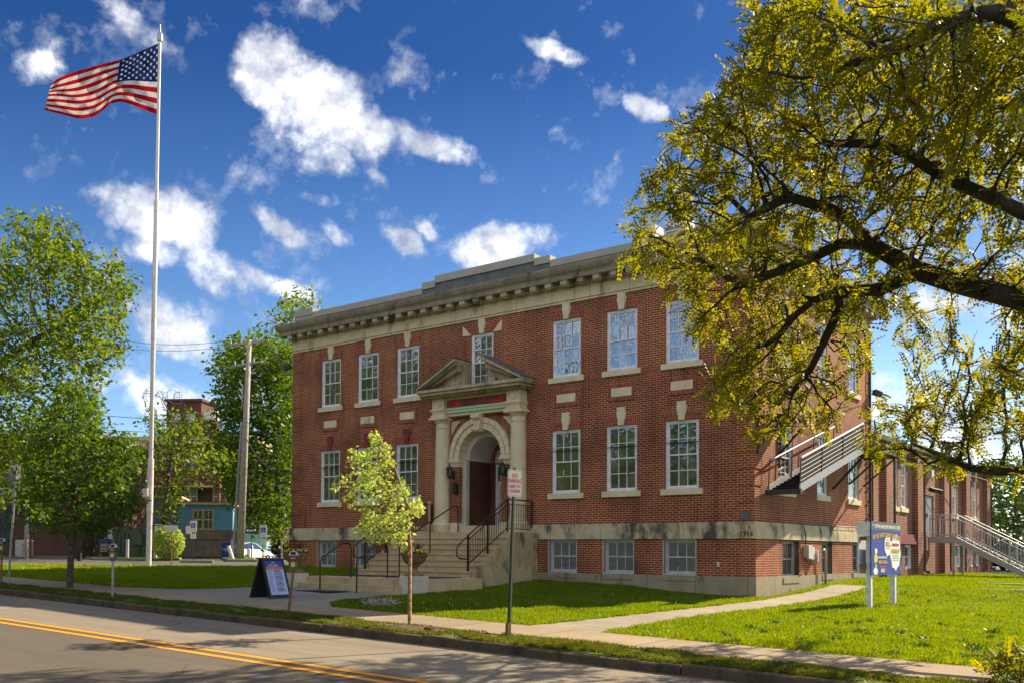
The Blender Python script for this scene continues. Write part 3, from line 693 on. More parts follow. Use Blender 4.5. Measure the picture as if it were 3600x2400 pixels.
# ------------------------------------------------------------------ entrance stair
st = thing('entrance_stairs', 'weathered concrete entrance stairs with black railings rising to the arched doorway', 'stairs', (0, -2, .8))
XS = 2.42; P = MB()
P.box(-XS, -1.44, .3, XS, -.02, 2.24)
tz = [2.065, 1.89, 1.715, 1.54, 1.365, 1.19, 1.015]; yy = -1.44
for i, z in enumerate(tz):
    y1_ = yy - .285; P.box(-XS - (.0), y1_, .3, XS, yy, z); P.box(-XS, y1_ - .035, z - .045, XS, y1_, z - .002); yy = y1_
ybot = yy
P.build('steps', 'step_concrete', st)
for s_ in (-1, 1):
    P = MB(); P.prism([(-.1, .3), (-.1, 2.22), (-1.42, 2.22)] + sum([[(-1.44 - .285 * i, tz[i] - .005), (-1.44 - .285 * (i + 1) + .01, tz[i] - .005)] for i in range(7)], []) + [(ybot, .3)], 'x', s_ * (XS + .004), s_ * (XS + .05)); P.build('cheek_wall', 'cheek_concrete', st)
P = MB(); P.box(-2.3, -6.25, .2, 2.9, ybot - .005, .83); P.box(-2.0, -6.58, .2, 2.55, -6.25, .66); P.build('lower_landing', 'step_concrete', st)
def rail_side(x):
    P = MB(); yb, yt = -3.28, -1.36; sl_ = (2.35 - 1.16) / (yt - yb)
    P.bar((x, yb, .98), (x, yb, 2.12), .05); P.bar((x, -2.35, 1.5), (x, -2.35, 2.66), .045); P.bar((x, yt, 2.2), (x, yt, 3.26), .045)
    P.tube([(x, yb, 2.10), (x, yt, 3.27), (x, -.06, 3.27)], .022, 8); P.bar((x, yb, 1.96), (x, yt, 3.12), .025); P.bar((x, yt, 3.12), (x, -.06, 3.12), .025)
    P.bar((x, yb, 1.22), (x, yt, 2.37), .025); P.bar((x, yt, 2.34), (x, -.06, 2.34), .025)
    for k in range(1, 17): y = yb + (yt - yb) * k / 17; z = 1.22 + (2.37 - 1.22) * k / 17; P.bar((x, y, z), (x, y, z + .76), .014)
    for k in range(1, 11): y = yt + (-.06 - yt) * k / 11; P.bar((x, y, 2.34), (x, y, 3.12), .014)
    P.bar((x, -.07, 2.24), (x, -.07, 3.27), .045)
    P.tube([(x, yb, 2.08), (x, yb - .3, 1.90), (x, yb - .5, 1.74), (x, yb - .52, 1.6), (x, yb - .50, 1.46), (x, yb - .4, 1.40), (x, yb, 1.38)], .022, 8)
    return P.build('railing', 'black_metal', st)
rail_side(2.2); rail_side(-2.2)
def pipe_rail(pts, posts, name='handrail', par=st):
    P = MB(); P.tube(pts, .024, 8)
    for (a, b) in posts: P.tube([a, b], .024, 8)
    return P.build(name, 'black_metal', par)
pipe_rail([(0, -3.95, .83), (0, -3.95, 1.80), (0, -3.85, 1.93), (0, -1.5, 3.07), (0, -1.36, 3.12), (0, -1.24, 3.10), (0, -1.2, 2.98), (0, -1.2, 2.24)], [((0, -2.56, 1.54), (0, -2.56, 2.56))])
for x in (-.15, 1.35):
    pipe_rail([(x, -7.0, .45), (x, -7.0, 1.28), (x, -6.93, 1.40), (x, -6.25, 1.78), (x, -6.1, 1.84), (x, -5.9, 1.82), (x, -5.82, 1.7), (x, -5.82, .83)], [])
P = MB(); 
for s_ in (0, 1):
    P.box(-2.1 + 2.3 * s_, -4.9, .834, -.2 + 2.6 * s_, -3.75, .846)
tag(P.build('door_mat', 'mat_black', origin=(0, -4.3, .83)), 'black rubber mats across the lower stair landing', 'mat')
P = MB()
for q in ((-1.35, -7.75, 1.05, -6.95),): P.box(q[0], q[1], G(0, -7.4) + .012, q[2], q[3], G(0, -7.4) + .024)
tag(P.build('door_mat', 'mat_black', origin=(0, -7.4, .47)), 'black rubber mat on the walk before the lowest step', 'mat')
t = thing('ash_receptacle', 'tan plastic cigarette post standing beside the left column', 'ash bin', (-1.72, -.72, 2.24)); P = MB()
P.lathe([(.13, 0), (.14, .05), (.14, .24), (.10, .29), (.045, .33), (.04, .9), (.05, .98)], (-1.72, -.72, 2.24), 16); P.lathe([(.05, .97), (.075, 1.02), (.07, 1.08), (.03, 1.12)], (-1.72, -.72, 2.24), 16)
pbr('tan_plastic', (.42, .26, .12), rough=.5); P.build('post', 'tan_plastic', t, smooth=30)
# ------------------------------------------------------------------ drill hall wing
wing = thing('drill_hall', 'long lower brick wing with narrow paired windows and brick pilasters', 'building', (4, 20, .9))
WY0, WY1 = DY, 30.
ww = [(13.27, 14.07), (14.57, 15.29), (21.63, 22.39), (22.93, 23.6), (25.85, 26.5), (27.1, 27.75)]
wb = [(13.2, 13.7), (14.1, 14.66), (15.1, 15.97), (21.9, 22.5), (23.6, 24.3), (26.3, 26.95), (27.5, 28.2)]
P = MB(); wallgrid(P, 'x', HX - .12, WY0, WY1, .4, 6.0, [(a, b, 3.47, 5.27) for a, b in ww] + [(17.73, 19.45, 2.36, 4.17)] + [(a, b, 1.02, 2.0, .2) for a, b in wb], -1)
P.add([(HX - .12, WY1, .4), (-6, WY1, .4), (-6, WY1, 6.), (HX - .12, WY1, 6.)], [(0, 1, 2, 3)])
P.add([(-6, WY1, .4), (-6, DY, .4), (-6, DY, 6.), (-6, WY1, 6.)], [(0, 1, 2, 3)])
P.build('wall', 'brick_wing', wing)
P = MB()
for a, b in ((10.32, 10.9), (11.9, 12.8), (16.15, 17.0), (20.45, 21.3), (24.55, 25.3), (29.1, 30.02)): P = MB(); P.box(HX - .2, a, .4, HX + .10, b, 5.85); P.build('pilaster', 'brick_wing', wing)
P = MB(); P.box(HX - .2, 10.95, 5.5, HX + .02, WY1, 5.49); P.build('wall_band', 'brick_wing', wing)
P = MB()
for a, b in ((12.82, 16.13), (21.32, 24.53), (25.32, 29.08)):
    P = MB()
    for k in range(3): P.box(HX - .2, a, 2.02 + .13 * k, HX + .06 - .025 * k, b, 2.02 + .13 * (k + 1))
    P.build('corbel_course', 'red_stone', wing)
P = MB(); P.prism([(HX + .22, 5.85), (HX + .22, 6.0), (9.0, 6.1), (2., 7.4), (-5.3, 6.1), (-6.2, 6.0), (-6.2, 5.85)], 'y', DY + .01, WY1 + .15); P.build('roof', 'roof_dark', wing)
FW_ = FP('x', HX - .12, 1)
for a, b in ww: window(wing, FW_, (a + b) / 2, (b - a) / 2, 3.47, 5.27, cols=2, rows=2, keytop=5.75)
for a, b in wb:
    w_ = window(wing, FW_, (a + b) / 2, (b - a) / 2, 1.03, 1.99, sill=False, lintel=False, key=None, glass='dim_glass', cols=1, rows=1, rec=-.16, name='basement_window')
P = MB(); P.box(HX - .22, 17.75, 2.37, HX - .17, 18.57, 4.14); P.build('door', 'grey_paint', wing); P = MB(); P.box(HX - .22, 18.6, 2.37, HX - .17, 19.43, 4.14); dd = P.build('door', 'grey_paint', wing)
P = MB(); P.box(HX - .165, 18.45, 3.2, HX - .1, 18.5, 3.4); P.build('handle', 'galv', dd)
P = MB(); P.box(HX - .14, 18.42, 4.9, HX + .08, 18.78, 5.25); P.box(HX - .15, 18.5, 5.25, HX, 18.68, 5.7); P.build('vent_box', 'galv_pale', wing)
for y in (12.9, 17.12, 21.45, 29.95):
    P = MB(); P.tube([(HX + .16, y, 5.8), (HX + .1, y, 5.5), (HX + .1, y, 1.0), (HX + .14, y, .9), (HX + .3, y, .85)], .05, 8); P.build('downpipe', 'dark_pipe', wing)
for y in (18.3, 19.2): flood(HX - .1, y, 4.45, 1, -.3, 'small flood light above the grey side door, %s of the pair' % ('left' if y < 19 else 'right'))
# metal stair running out from the wing door
ms = thing('metal_stair', 'galvanised steel stair descending from the grey side door to the lawn', 'stair', (11.5, 18.6, .9))
P = MB(); xf = 13.9; y0_, y1_ = 17.9, 19.5
def zs_(x): return 2.35 - max(0, x - 11.0) * (2.35 - .98) / (13.54 - 11.0)
for y in (y0_, y1_):
    P.prism([(9.95, 2.11), (10.95, 2.11), (14.6, zs_(14.6) - .28), (14.6, zs_(14.6) - .02), (11.0, 2.36), (9.95, 2.36)], 'y', y - .03, y + .03)
P.build('stringer', 'galv', ms)
P = MB(); P.box(9.95, y0_ + .04, 2.31, 11.0, y1_ - .04, 2.345)
for k in range(11): x = 11.05 + k * .30; z = zs_(x + .15) - .02; P.box(x, y0_ + .04, z - .03, x + .29, y1_ - .04, z)
P.build('treads', 'galv', ms)
for y in (y0_, y1_):
    P = MB(); 
    P.tube([(9.98, y, 3.29), (11.0, y, 3.29), (14.6, y, zs_(14.6) + .95)], .022, 8); P.tube([(9.98, y, 3.12), (11.0, y, 3.12), (14.6, y, zs_(14.6) + .78)], .018, 6); P.tube([(9.98, y, 2.45), (11.0, y, 2.45), (14.6, y, zs_(14.6) + .10)], .018, 6)
    for x in (9.98, 11.0, 12.0, 13.0, 14.0, 14.6): P.bar((x, y, zs_(x) - .1), (x, y, zs_(x) + .94), .045)
    for k in range(1, 40): x = 9.98 + k * .118; P.bar((x, y, zs_(x) + .1), (x, y, zs_(x) + .78), .014)
    P.build('railing', 'galv', ms)
for y in (y0_, y1_): P = MB(); P.bar((10.9, y, .5), (10.9, y, 2.12), .09); P.build('support_post', 'galv', ms)
# ------------------------------------------------------------------ fire escape on the side wall
fe = thing('fire_escape', 'black and grey metal fire escape with a raised swinging stair on the side wall', 'fire escape', (10.4, 4, 4.5))
P0 = np.array([10.05, .55, 3.42]); sl_ = .285
def fz(y): return 3.36 + (y - .5) * sl_
X0, X1 = 10.03, 10.97; YE = 5.95
P = MB()
for x in (X0, X1): P.prism([(.5, fz(.5) - .06), (YE, fz(YE) - .06), (YE, fz(YE) + .16), (.5, fz(.5) + .16)], 'x', x - .02, x + .02)
P.build('stringer', 'rail_grey', fe)
P = MB()
for k in range(21): y = .55 + k * .28; z = fz(y) + .0; P.box(X0 + .02, y, z, X1 - .02, y + .22, z + .03)
P.build('treads', 'dark_iron', fe)
P = MB(); P.prism([(.52, fz(.52) - .05), (YE, fz(YE) - .05), (YE, fz(YE) - .03), (.52, fz(.52) - .03)], 'x', X0 + .025, X1 - .025); P.build('soffit_plate', 'dark_iron', fe)
for x in (X0 + .03, X1):
    P = MB(); P.tube([(x, .62, fz(.5) + .88), (x, YE, fz(YE) + .86)], .026, 6)
    if x > 10.5:
        M_ = MB()
        for k in range(88): y = .62 + k * .062; M_.bar((x - .02, y, fz(y) + .18), (x - .02, y + .03, fz(y) + .84), .030)
        M_.build('balusters', 'dark_iron', fe)
        for q in (.26, .38, .50, .62, .74): P.tube([(x, .56, fz(.5) + q), (x, YE, fz(YE) + q)], .010, 5)
        
        P.build('railing', 'rail_dark', fe)
        P = MB(); P.tube([(x + .01, .60, fz(.5) + .91), (x + .01, YE, fz(YE) + .89)], .03, 6); P.build('top_rail', 'rail_grey', fe)
    else: P.build('railing', 'rail_grey', fe)
for x in (X0 + .03, X1):
    for y in (.52, 2.2, 4.0, 5.8): P = MB(); P.bar((x, y, fz(y) + .05), (x, y + .08, fz(y) + .88), .03); P.build('post', 'dark_iron', fe)
P = MB(); P.box(X0 - .05, .44, fz(.5) - .1, X1 + .05, .56, fz(.5) + .04); P.build('end_bar', 'dark_iron', fe)
P = MB(); P.box(9.9, 6.2, 5.00, 11.1, 9.6, 5.06)
for y in (7.9, 9.4): P.bar((9.88, y, 4.0), (11.0, y, 4.98), .06, .05); P.bar((9.88, y, 4.97), (11.1, y, 4.97), .05)
P.bar((9.88, 6.3, 3.75), (11.0, 6.4, 4.97), .09, .07); P.bar((9.88, 6.2, 4.97), (11.1, 6.2, 4.97), .07)
P.build('upper_platform', 'dark_iron', fe)
P = MB()
P.box(9.9, .0, 5.42, 10.75, 2.0, 5.46)
for y in (.15, 1.8): P.bar((9.88, y, 4.55), (10.7, y, 5.42), .06, .05); P.bar((9.9, y, 4.4), (9.9, y, 5.5), .05)
for q in (5.75, 6.1, 6.45): P.bar((10.72, .05, q), (10.72, 1.95, q), .025)
for k in range(8): y = .05 + k * .27; P.bar((10.72, y, 5.46), (10.72, y, 6.45), .02)
P.build('balcony', 'dark_iron', fe)
P = MB(); P.box(10.05, 9.65, 5.06, 10.95, 9.7, 5.2)
for x in (10.02, 11.08):
    for q in (5.3, 5.6, 5.95):
        if x > 10.5: P.bar((x, 6.3, q), (x, 9.6, q), .025)
for k in range(24): P.bar((11.08, 6.3 + k * .143, 5.06), (11.08, 6.3 + k * .143, 5.95), .012)
P.build('platform_railing', 'dark_iron', fe)
P = MB()
for y in (1.0, 2.9): P.tube([(10.02, y, fz(y) + .2), (10.02, y, 8.5)], .008, 4)
P.build('hanging_rods', 'galv', fe)
# electric meter boxes, conduit, vent pipe
t = thing('meter_boxes', 'grey electrical boxes with cables between the side basement windows', 'meter box', (9.95, 3.9, 1.5)); P = MB()
P.box(9.94, 3.45, 1.45, 10.12, 3.78, 1.86); P.box(9.94, 3.92, 1.42, 10.06, 4.12, 1.80)
for k in range(5): P.tube([(9.95, 4.25, 1.38 + k * .075), (10.12, 4.25, 1.38 + k * .075)], .05, 8)
P.build('casing', 'galv_pale', t, bevel=.008); P = MB()
P.tube([(10.0, 3.5, 1.86), (10.02, 3.45, 2.2), (10.0, 3.35, 2.45), (9.99, 3.2, 2.53)], .018, 6); P.tube([(10., 3.4, 1.5), (10.1, 3.5, 1.3), (10.06, 3.7, 1.25), (10.04, 3.85, 1.45)], .02, 6)
P.tube([(9.98, 3.2, 2.53), (9.98, 4.5, 2.51), (9.98, 5.6, 2.54), (9.98, 6.8, 2.52), (9.98, 8.5, 2.54)], .014, 5); P.build('cable', 'black_metal', t)
t = thing('vent_pipe', 'grey hooked vent pipe against the side basement wall', 'pipe', (10.1, 4.98, .7)); P = MB()
P.tube([(10.08, 5.0, .55), (10.08, 5.0, 1.62), (10.08, 4.95, 1.72), (10.08, 4.85, 1.74), (10.08, 4.75, 1.70)], .035, 10); P.build('pipe', 'galv', t, smooth=1)
P = MB(); P.tube([(HX + .05, 10.15, 9.5), (HX + .05, 10.15, 2.5)], .04, 6)
for k in range(9): z = 2.9 + k * .5; P.bar((HX + .03, 9.75, z), (HX + .03, 10.15, z), .03)
P.build('downpipe', 'dark_pipe', arm)
#@@PART3
# ------------------------------------------------------------------ ground, road, pavement
def grassmat(name, c1, c2, c3):
    m, g, out = newmat(name); pos = g.n('ShaderNodeNewGeometry').outputs['Position']
    b = g.n('ShaderNodeBsdfPrincipled'); b.inputs['Roughness'].default_value = .9; b.inputs['Specular IOR Level'].default_value = .1
    f = g.ramp(g.noise(pos, 14, 6), [(.35, (0, 0, 0)), (.65, (1, 1, 1))]); col = g.mix(f, c1, c2)
    f2 = g.ramp(g.noise(pos, 1.3, 5), [(.5, (0, 0, 0)), (.7, (1, 1, 1))]); col = g.mix(g.math('MULTIPLY', f2, .6), col, c3)
    g.put(b, 'Base Color', col); g.put(out, 0, b.outputs[0]); MATS[name] = m
grassmat('turf', (.05, .10, .012), (.085, .14, .018), (.10, .10, .035))
def asphalt(name, c1, c2, crack, grit=.35, patch=.5):
    m, g, out = newmat(name); pos = g.n('ShaderNodeNewGeometry').outputs['Position']
    b = g.n('ShaderNodeBsdfPrincipled'); b.inputs['Roughness'].default_value = .85; b.inputs['Specular IOR Level'].default_value = .3
    x, y, z = g.xyz(pos); st = g.comb(g.math('MULTIPLY', x, .25), g.math('MULTIPLY', y, 1.6), 0.)
    col = g.mix(g.ramp(g.noise(st, .9, 5, .6), [(.35, (0, 0, 0)), (.65, (1, 1, 1))]), c1, c2)
    gr = g.noise(pos, 60, 3, .8); col = g.mix(grit, col, g.mix(g.ramp(gr, [(.35, (0, 0, 0)), (.65, (1, 1, 1))]), (.35, .35, .35), (1.8, 1.8, 1.8)), 'MULTIPLY')
    pst = g.ramp(g.noise(st, .35, 7, .7), [(.5, (0, 0, 0)), (.62, (1, 1, 1))]); col = g.mix(g.math('MULTIPLY', pst, .35), col, (.07, .06, .05))
    # cracks
    v = g.n('ShaderNodeTexVoronoi'); v.feature = 'DISTANCE_TO_EDGE'; wv = g.n('ShaderNodeTexNoise'); g.put(wv, 'Vector', pos); wv.inputs['Scale'].default_value = 1.5
    g.put(v, 'Vector', g.mix(.35, pos, wv.outputs['Color'], 'ADD')); v.inputs['Scale'].default_value = .28
    ck = g.ramp(v.outputs[0], [(.0, (1, 1, 1)), (.006, (0, 0, 0))]); msk = g.ramp(g.noise(pos, .35, 3), [(.5, (0, 0, 0)), (.6, (1, 1, 1))])
    col = g.mix(g.math('MULTIPLY', g.math('MULTIPLY', ck, msk), crack), col, (.02, .02, .02))
    g.put(b, 'Base Color', col); bp = g.n('ShaderNodeBump'); bp.inputs['Strength'].default_value = .6; bp.inputs['Distance'].default_value = .008
    g.put(bp, 'Height', gr); g.put(b, 'Normal', bp.outputs[0]); g.put(out, 0, b.outputs[0]); MATS[name] = m
asphalt('asphalt_old', (.235, .19, .14), (.185, .152, .115), .9)
asphalt('asphalt_dark', (.12, .098, .072), (.095, .078, .06), .5, grit=.25)
asphalt('asphalt_lot', (.12, .11, .10), (.09, .085, .08), .6)
def paving(name, c1, c2, ang_u, pitch):
    m, g, out = newmat(name); pos = g.n('ShaderNodeNewGeometry').outputs['Position']; x, y, z = g.xyz(pos)
    b = g.n('ShaderNodeBsdfPrincipled'); b.inputs['Roughness'].default_value = .9; b.inputs['Specular IOR Level'].default_value = .2
    col = g.mix(g.ramp(g.noise(pos, 1.1, 6, .6), [(.35, (0, 0, 0)), (.65, (1, 1, 1))]), c1, c2)
    gr = g.noise(pos, 45, 4, .75); col = g.mix(.3, col, g.mix(gr, (.5, .5, .5), (1.5, 1.5, 1.5)), 'MULTIPLY')
    u = g.math('ADD', g.math('MULTIPLY', x, math.cos(ang_u)), g.math('MULTIPLY', y, math.sin(ang_u)))
    fr = g.math('ABSOLUTE', g.math('SUBTRACT', g.math('FRACT', g.math('DIVIDE', u, pitch)), .5))
    j = g.ramp(fr, [(.0, (1, 1, 1)), (.007, (1, 1, 1)), (.010, (0, 0, 0))])
    slab = g.n('ShaderNodeTexWhiteNoise'); slab.noise_dimensions = '1D'; g.put(slab, 'W', g.math('FLOOR', g.math('ADD', g.math('DIVIDE', u, pitch), .5)))
    col = g.mix(.5, col, g.mix(slab.outputs[0], (.8, .8, .8), (1.15, 1.13, 1.08)), 'MULTIPLY')
    col = g.mix(g.math('MULTIPLY', j, .75), col, (.05, .045, .035)); g.put(b, 'Base Color', col)
    bp = g.n('ShaderNodeBump'); bp.inputs['Strength'].default_value = .4; bp.inputs['Distance'].default_value = .008
    g.put(bp, 'Height', gr); g.put(b, 'Normal', bp.outputs[0]); g.put(out, 0, b.outputs[0]); MATS[name] = m
paving('sidewalk_concrete', (.31, .24, .165), (.265, .205, .145), 0., 2.0)
paving('path_concrete', (.32, .275, .21), (.26, .225, .17), 1.2, 1.5)
paving('walk_concrete', (.27, .25, .215), (.23, .215, .185), 0., 1.6)
stone('kerb_stone', (.12, .09, .055), (.075, .058, .038), (.04, .032, .022), thr=.50, joint=0)
stone('kerb_pale', (.30, .27, .21), (.22, .2, .15), (.1, .09, .07), thr=.55, joint=3.)
pbr('yellow_paint', (.80, .32, .008), (.66, .26, .012), sc=9, rough=.6)
pbr('bark_grey', (.10, .085, .065), (.055, .045, .035), sc=14, rough=.9, bump=.8, bsc=30)
pbr('bark_dark', (.045, .035, .028), (.025, .02, .016), sc=10, rough=.9, bump=.8, bsc=30)
pbr('bark_tan', (.30, .17, .09), (.20, .11, .06), sc=9, rough=.8)
pbr('soil', (.10, .06, .035), (.07, .045, .03), sc=12, rough=.95, bump=.5)
pbr('pole_wood', (.42, .37, .31), (.30, .26, .21), sc=5, rough=.9, bump=.4, bsc=20)
YK = -13.2
def edge_line(t): return (-15.45 + 3.85 * t, -3.3 + 4.2 * t)   # side drive edge
# base ground
xs_ = sorted(set([-1500, -700, -300, -150, -100, -70] + list(range(-50, 31)) + [35, 45, 60, 100, 200, 500, 1500]))
ys_ = sorted(set([-1500, -500, -200, -100, -60, -45, -35, -30, -26, -22.5, -22.0, -21.5, -15, -13.17, -13.12, -12.6, -12, -11.2, -10.4] + [-9.6 + .8 * i for i in range(52)] + [34, 40, 50, 70, 100, 200, 500, 1500]))
xa = np.array(xs_, float); ya = np.array(ys_, float)
def gz(X, Y):
    if YK + .05 > Y > -21.8: return G(X, YK) - .19 + (-.016 * 0)
    if Y <= -21.8: return G(X, YK) - .05
    return G(X, Y)
vs = [(x, y, gz(x, y)) for y in ys_ for x in xs_]; n = len(xs_)
b = MB(); b.add(vs, [(j * n + i, j * n + i + 1, (j + 1) * n + i + 1, (j + 1) * n + i) for j in range(len(ys_) - 1) for i in range(n - 1)])
struct('ground', b, 'turf')
def flat_sheet(name, x0, x1, y0, y1, mat, nx=60, ny=4, off=0., zf=None):
    b = MB(); vs = [(x, y, zf(x, y) + off) for y in lin(y0, y1, ny) for x in lin(x0, x1, nx)]
    b.add(vs, [(j * nx + i, j * nx + i + 1, (j + 1) * nx + i + 1, (j + 1) * nx + i) for j in range(ny - 1) for i in range(nx - 1)]); return struct(name, b, mat)
ZR = lambda x, y: G(x, YK) - .15 - .0
YC = -16.55   # middle of the double line
flat_sheet('road', -120, 60, YC - .05, YK + .0, 'asphalt_old', 90, 3, 0, ZR)
flat_sheet('road_far_lane', -120, 60, -21.9, YC - .05, 'asphalt_dark', 90, 3, 0.002, ZR)
flat_sheet('road_seam', -120, 60, YC - .05, YC + .34, 'asphalt_dark', 90, 2, 0.003, ZR)
flat_sheet('road_marking', -120, 60, YC + .12, YC + .27, 'yellow_paint', 90, 2, .008, ZR)
flat_sheet('road_marking', -120, 60, YC - .24, YC - .09, 'yellow_paint', 90, 2, .008, ZR)
# kerb stones, slightly uneven
rr = random.Random(4); b = MB(); x = -60.
while x < 40:
    L_ = rr.uniform(2.1, 2.9); dz = rr.uniform(-.012, .012); dy = rr.uniform(-.02, .02); n_ = 8
    for i in range(n_):
        a_, c_ = x + .012 + (L_ - .024) * i / n_, x + .012 + (L_ - .024) * (i + 1) / n_
        za, zc = G(a_, YK) + dz, G(c_, YK) + dz; w1, w2 = rr.uniform(-.006, .006), rr.uniform(-.006, .006)
        y0 = YK - .02 + dy; y1 = YK + .14
        b.add([(a_, y0, za - .3), (c_, y0, zc - .3), (c_, y1, zc - .3), (a_, y1, za - .3), (a_, y0, za - .02 + w1), (c_, y0, zc - .02 + w1), (c_, y1, zc), (a_, y1, za), (a_, y0 + .03, za + w2), (c_, y0 + .03, zc + w2)],
              [(0, 1, 5, 4), (4, 5, 9, 8), (8, 9, 6, 7), (1, 2, 6, 9, 5), (0, 4, 8, 7, 3)])
    x += L_
struct('kerb', b, 'kerb_stone')
# sidewalk along the street
sheet('sidewalk', striprows(-60, 18.2, -12.15, -10.55, 110, 4), 'sidewalk_concrete', .02)
# entrance walk between sidewalk and steps (flares to the sidewalk)
b_ = []
for (y, xl, xr) in ((-10.55, -4.6, 4.3), (-9.8, -2.9, 3.4), (-9.0, -2.35, 2.95), (-8.2, -2.3, 2.9), (-7.4, -2.3, 2.9), (-6.5, -2.3, 2.9)): b_.append([(x, y) for x in lin(xl, xr, 12)])
sheet('entrance_walk', b_, 'walk_concrete', .014)
# side path to the corner
pa, pb = [], []
for (x1, y1, x2, y2) in ((9.9, -10.56, 11.5, -10.56), (10.0, -9.5, 11.4, -9.0), (10.15, -6.5, 11.35, -6.3), (10.3, -3.5, 11.45, -3.3), (10.35, -.5, 11.5, -.4), (10.35, 2.4, 11.5, 2.6), (10.4, 5., 11.5, 5.)):
    pa.append([(x1 + (x2 - x1) * k / 4, y1 + (y2 - y1) * k / 4) for k in range(5)])
sheet('side_path', pa, 'path_concrete', .016)
# parking lot and its islands
LV = np.array([-.737, .676])
def lotp(t, s): e = edge_line(t); return (e[0] + LV[0] * s, e[1] + LV[1] * s)
rows = [[lotp(t, s) for s in lin(0, 75, 50)] for t in lin(-12, 14, 60)]
sheet('parking_lot', rows, 'asphalt_lot', .02)
def island(name, poly, kh=.13, mat='turf'):
    b = MB(); n = len(poly); cx = sum(p[0] for p in poly) / n; cyy = sum(p[1] for p in poly) / n
    inner = [(p[0] + (cx - p[0]) * .05, p[1] + (cyy - p[1]) * .05) for p in poly]
    top = [(p[0], p[1], G(*p) + kh) for p in poly]; bot = [(p[0], p[1], G(*p) - .1) for p in poly]; inn = [(p[0], p[1], G(*p) + kh) for p in inner]
    b.add(bot + top + inn, [(i, (i + 1) % n, n + (i + 1) % n, n + i) for i in range(n)] + [(n + i, n + (i + 1) % n, 2 * n + (i + 1) % n, 2 * n + i) for i in range(n)])
    struct(name + '_kerb', b, 'kerb_pale'); b = MB(); b.add([(p[0], p[1], G(*p) + kh + .01) for p in inner], [tuple(range(n))]); return struct(name, b, mat)
def W2(px, py, d=None):
    p = hit(px, py) if d is None else at(px, py, d); return (float(p[0]), float(p[1]))
def zat(p, py, px):
    """height of the pixel row over the ground position p"""
    d = direction(px, py); t = math.hypot(p[0] - CAM[0], p[1] - CAM[1]) / math.hypot(d[0], d[1]); return float((CAM + d * t)[2])
iA = [W2(420, 0, 49.5) if 0 else W2(330, 1978, 50), W2(632, 1974, 50), W2(640, 1966, 55), W2(300, 1966, 55)]
island('planting_island', iA, .12, 'turf')
iB = [W2(800, 1968, 48), W2(905, 1968, 48), W2(890, 1960, 54), W2(640, 1956, 58), W2(655, 1960, 56), W2(780, 1962, 54)]
island('planting_island', iB, .12, 'turf')
iC = [W2(-60, 1972, 56), W2(380, 1972, 58), W2(390, 1966, 64), W2(-60, 1966, 62)]
island('planting_island', iC, .14, 'pale_concrete')
# ------------------------------------------------------------------ trees
def colonize(roots, attr, step, di, dk, iters, seed=0, grav=(0, 0, 0)):
    rng = np.random.default_rng(seed); P_ = [np.array(r[0], float) for r in roots]; par = [r[1] for r in roots]
    A = np.array(attr, float); nodes = np.array(P_)
    D = np.full(len(A), 1e9); I = np.zeros(len(A), int)
    for s0 in range(0, len(nodes)):
        d = np.linalg.norm(A - nodes[s0], axis=1); m = d < D; D[m] = d[m]; I[m] = s0
    nodes = list(nodes); nch = {}
    for it in range(iters):
        act = (D < di)
        if not act.any():
            if len(A) == 0: break
            act = D < D.min() * 1.3
        idx = I[act]; v = A[act] - np.array(nodes)[idx]; v /= (np.linalg.norm(v, axis=1, keepdims=True) + 1e-9)
        acc = {}
        for k_, vv in zip(idx, v): acc[k_] = acc.get(k_, 0) + vv
        new = []
        for k_, vv in acc.items():
            if nch.get(k_, 0) >= 3: continue
            nch[k_] = nch.get(k_, 0) + 1
            vv = vv / (np.linalg.norm(vv) + 1e-9) + np.array(grav) + rng.normal(0, .12, 3); vv /= np.linalg.norm(vv)
            q = nodes[k_] + vv * step; new.append((q, k_))
        if not new:
            keep = ~act; A = A[keep]; D = D[keep]; I = I[keep]
            if len(A) == 0: break
            continue
        base = len(nodes)
        for q, k_ in new: nodes.append(q); par.append(k_)
        Q = np.array([q for q, _ in new])
        for c0 in range(0, len(Q), 200):
            dd = np.linalg.norm(A[:, None, :] - Q[None, c0:c0 + 200], axis=2); j = dd.argmin(1); dm = dd[np.arange(len(A)), j]; m = dm < D
            D[m] = dm[m]; I[m] = base + c0 + j[m]
        keep = D > dk; A = A[keep]; D = D[keep]; I = I[keep]
        if len(A) == 0: break
    return np.array(nodes), np.array(par)
def radii(par, tip, power=2.4, rmax=None):
    n = len(par); w = np.zeros(n); ch = np.bincount(par[par >= 0], minlength=n)
    w[ch == 0] = tip ** power
    for i in range(n - 1, -1, -1):
        if ch[i] == 0: w[i] = tip ** power
        if par[i] >= 0: w[par[i]] += w[i]
    r = w ** (1 / power)
    return r, ch
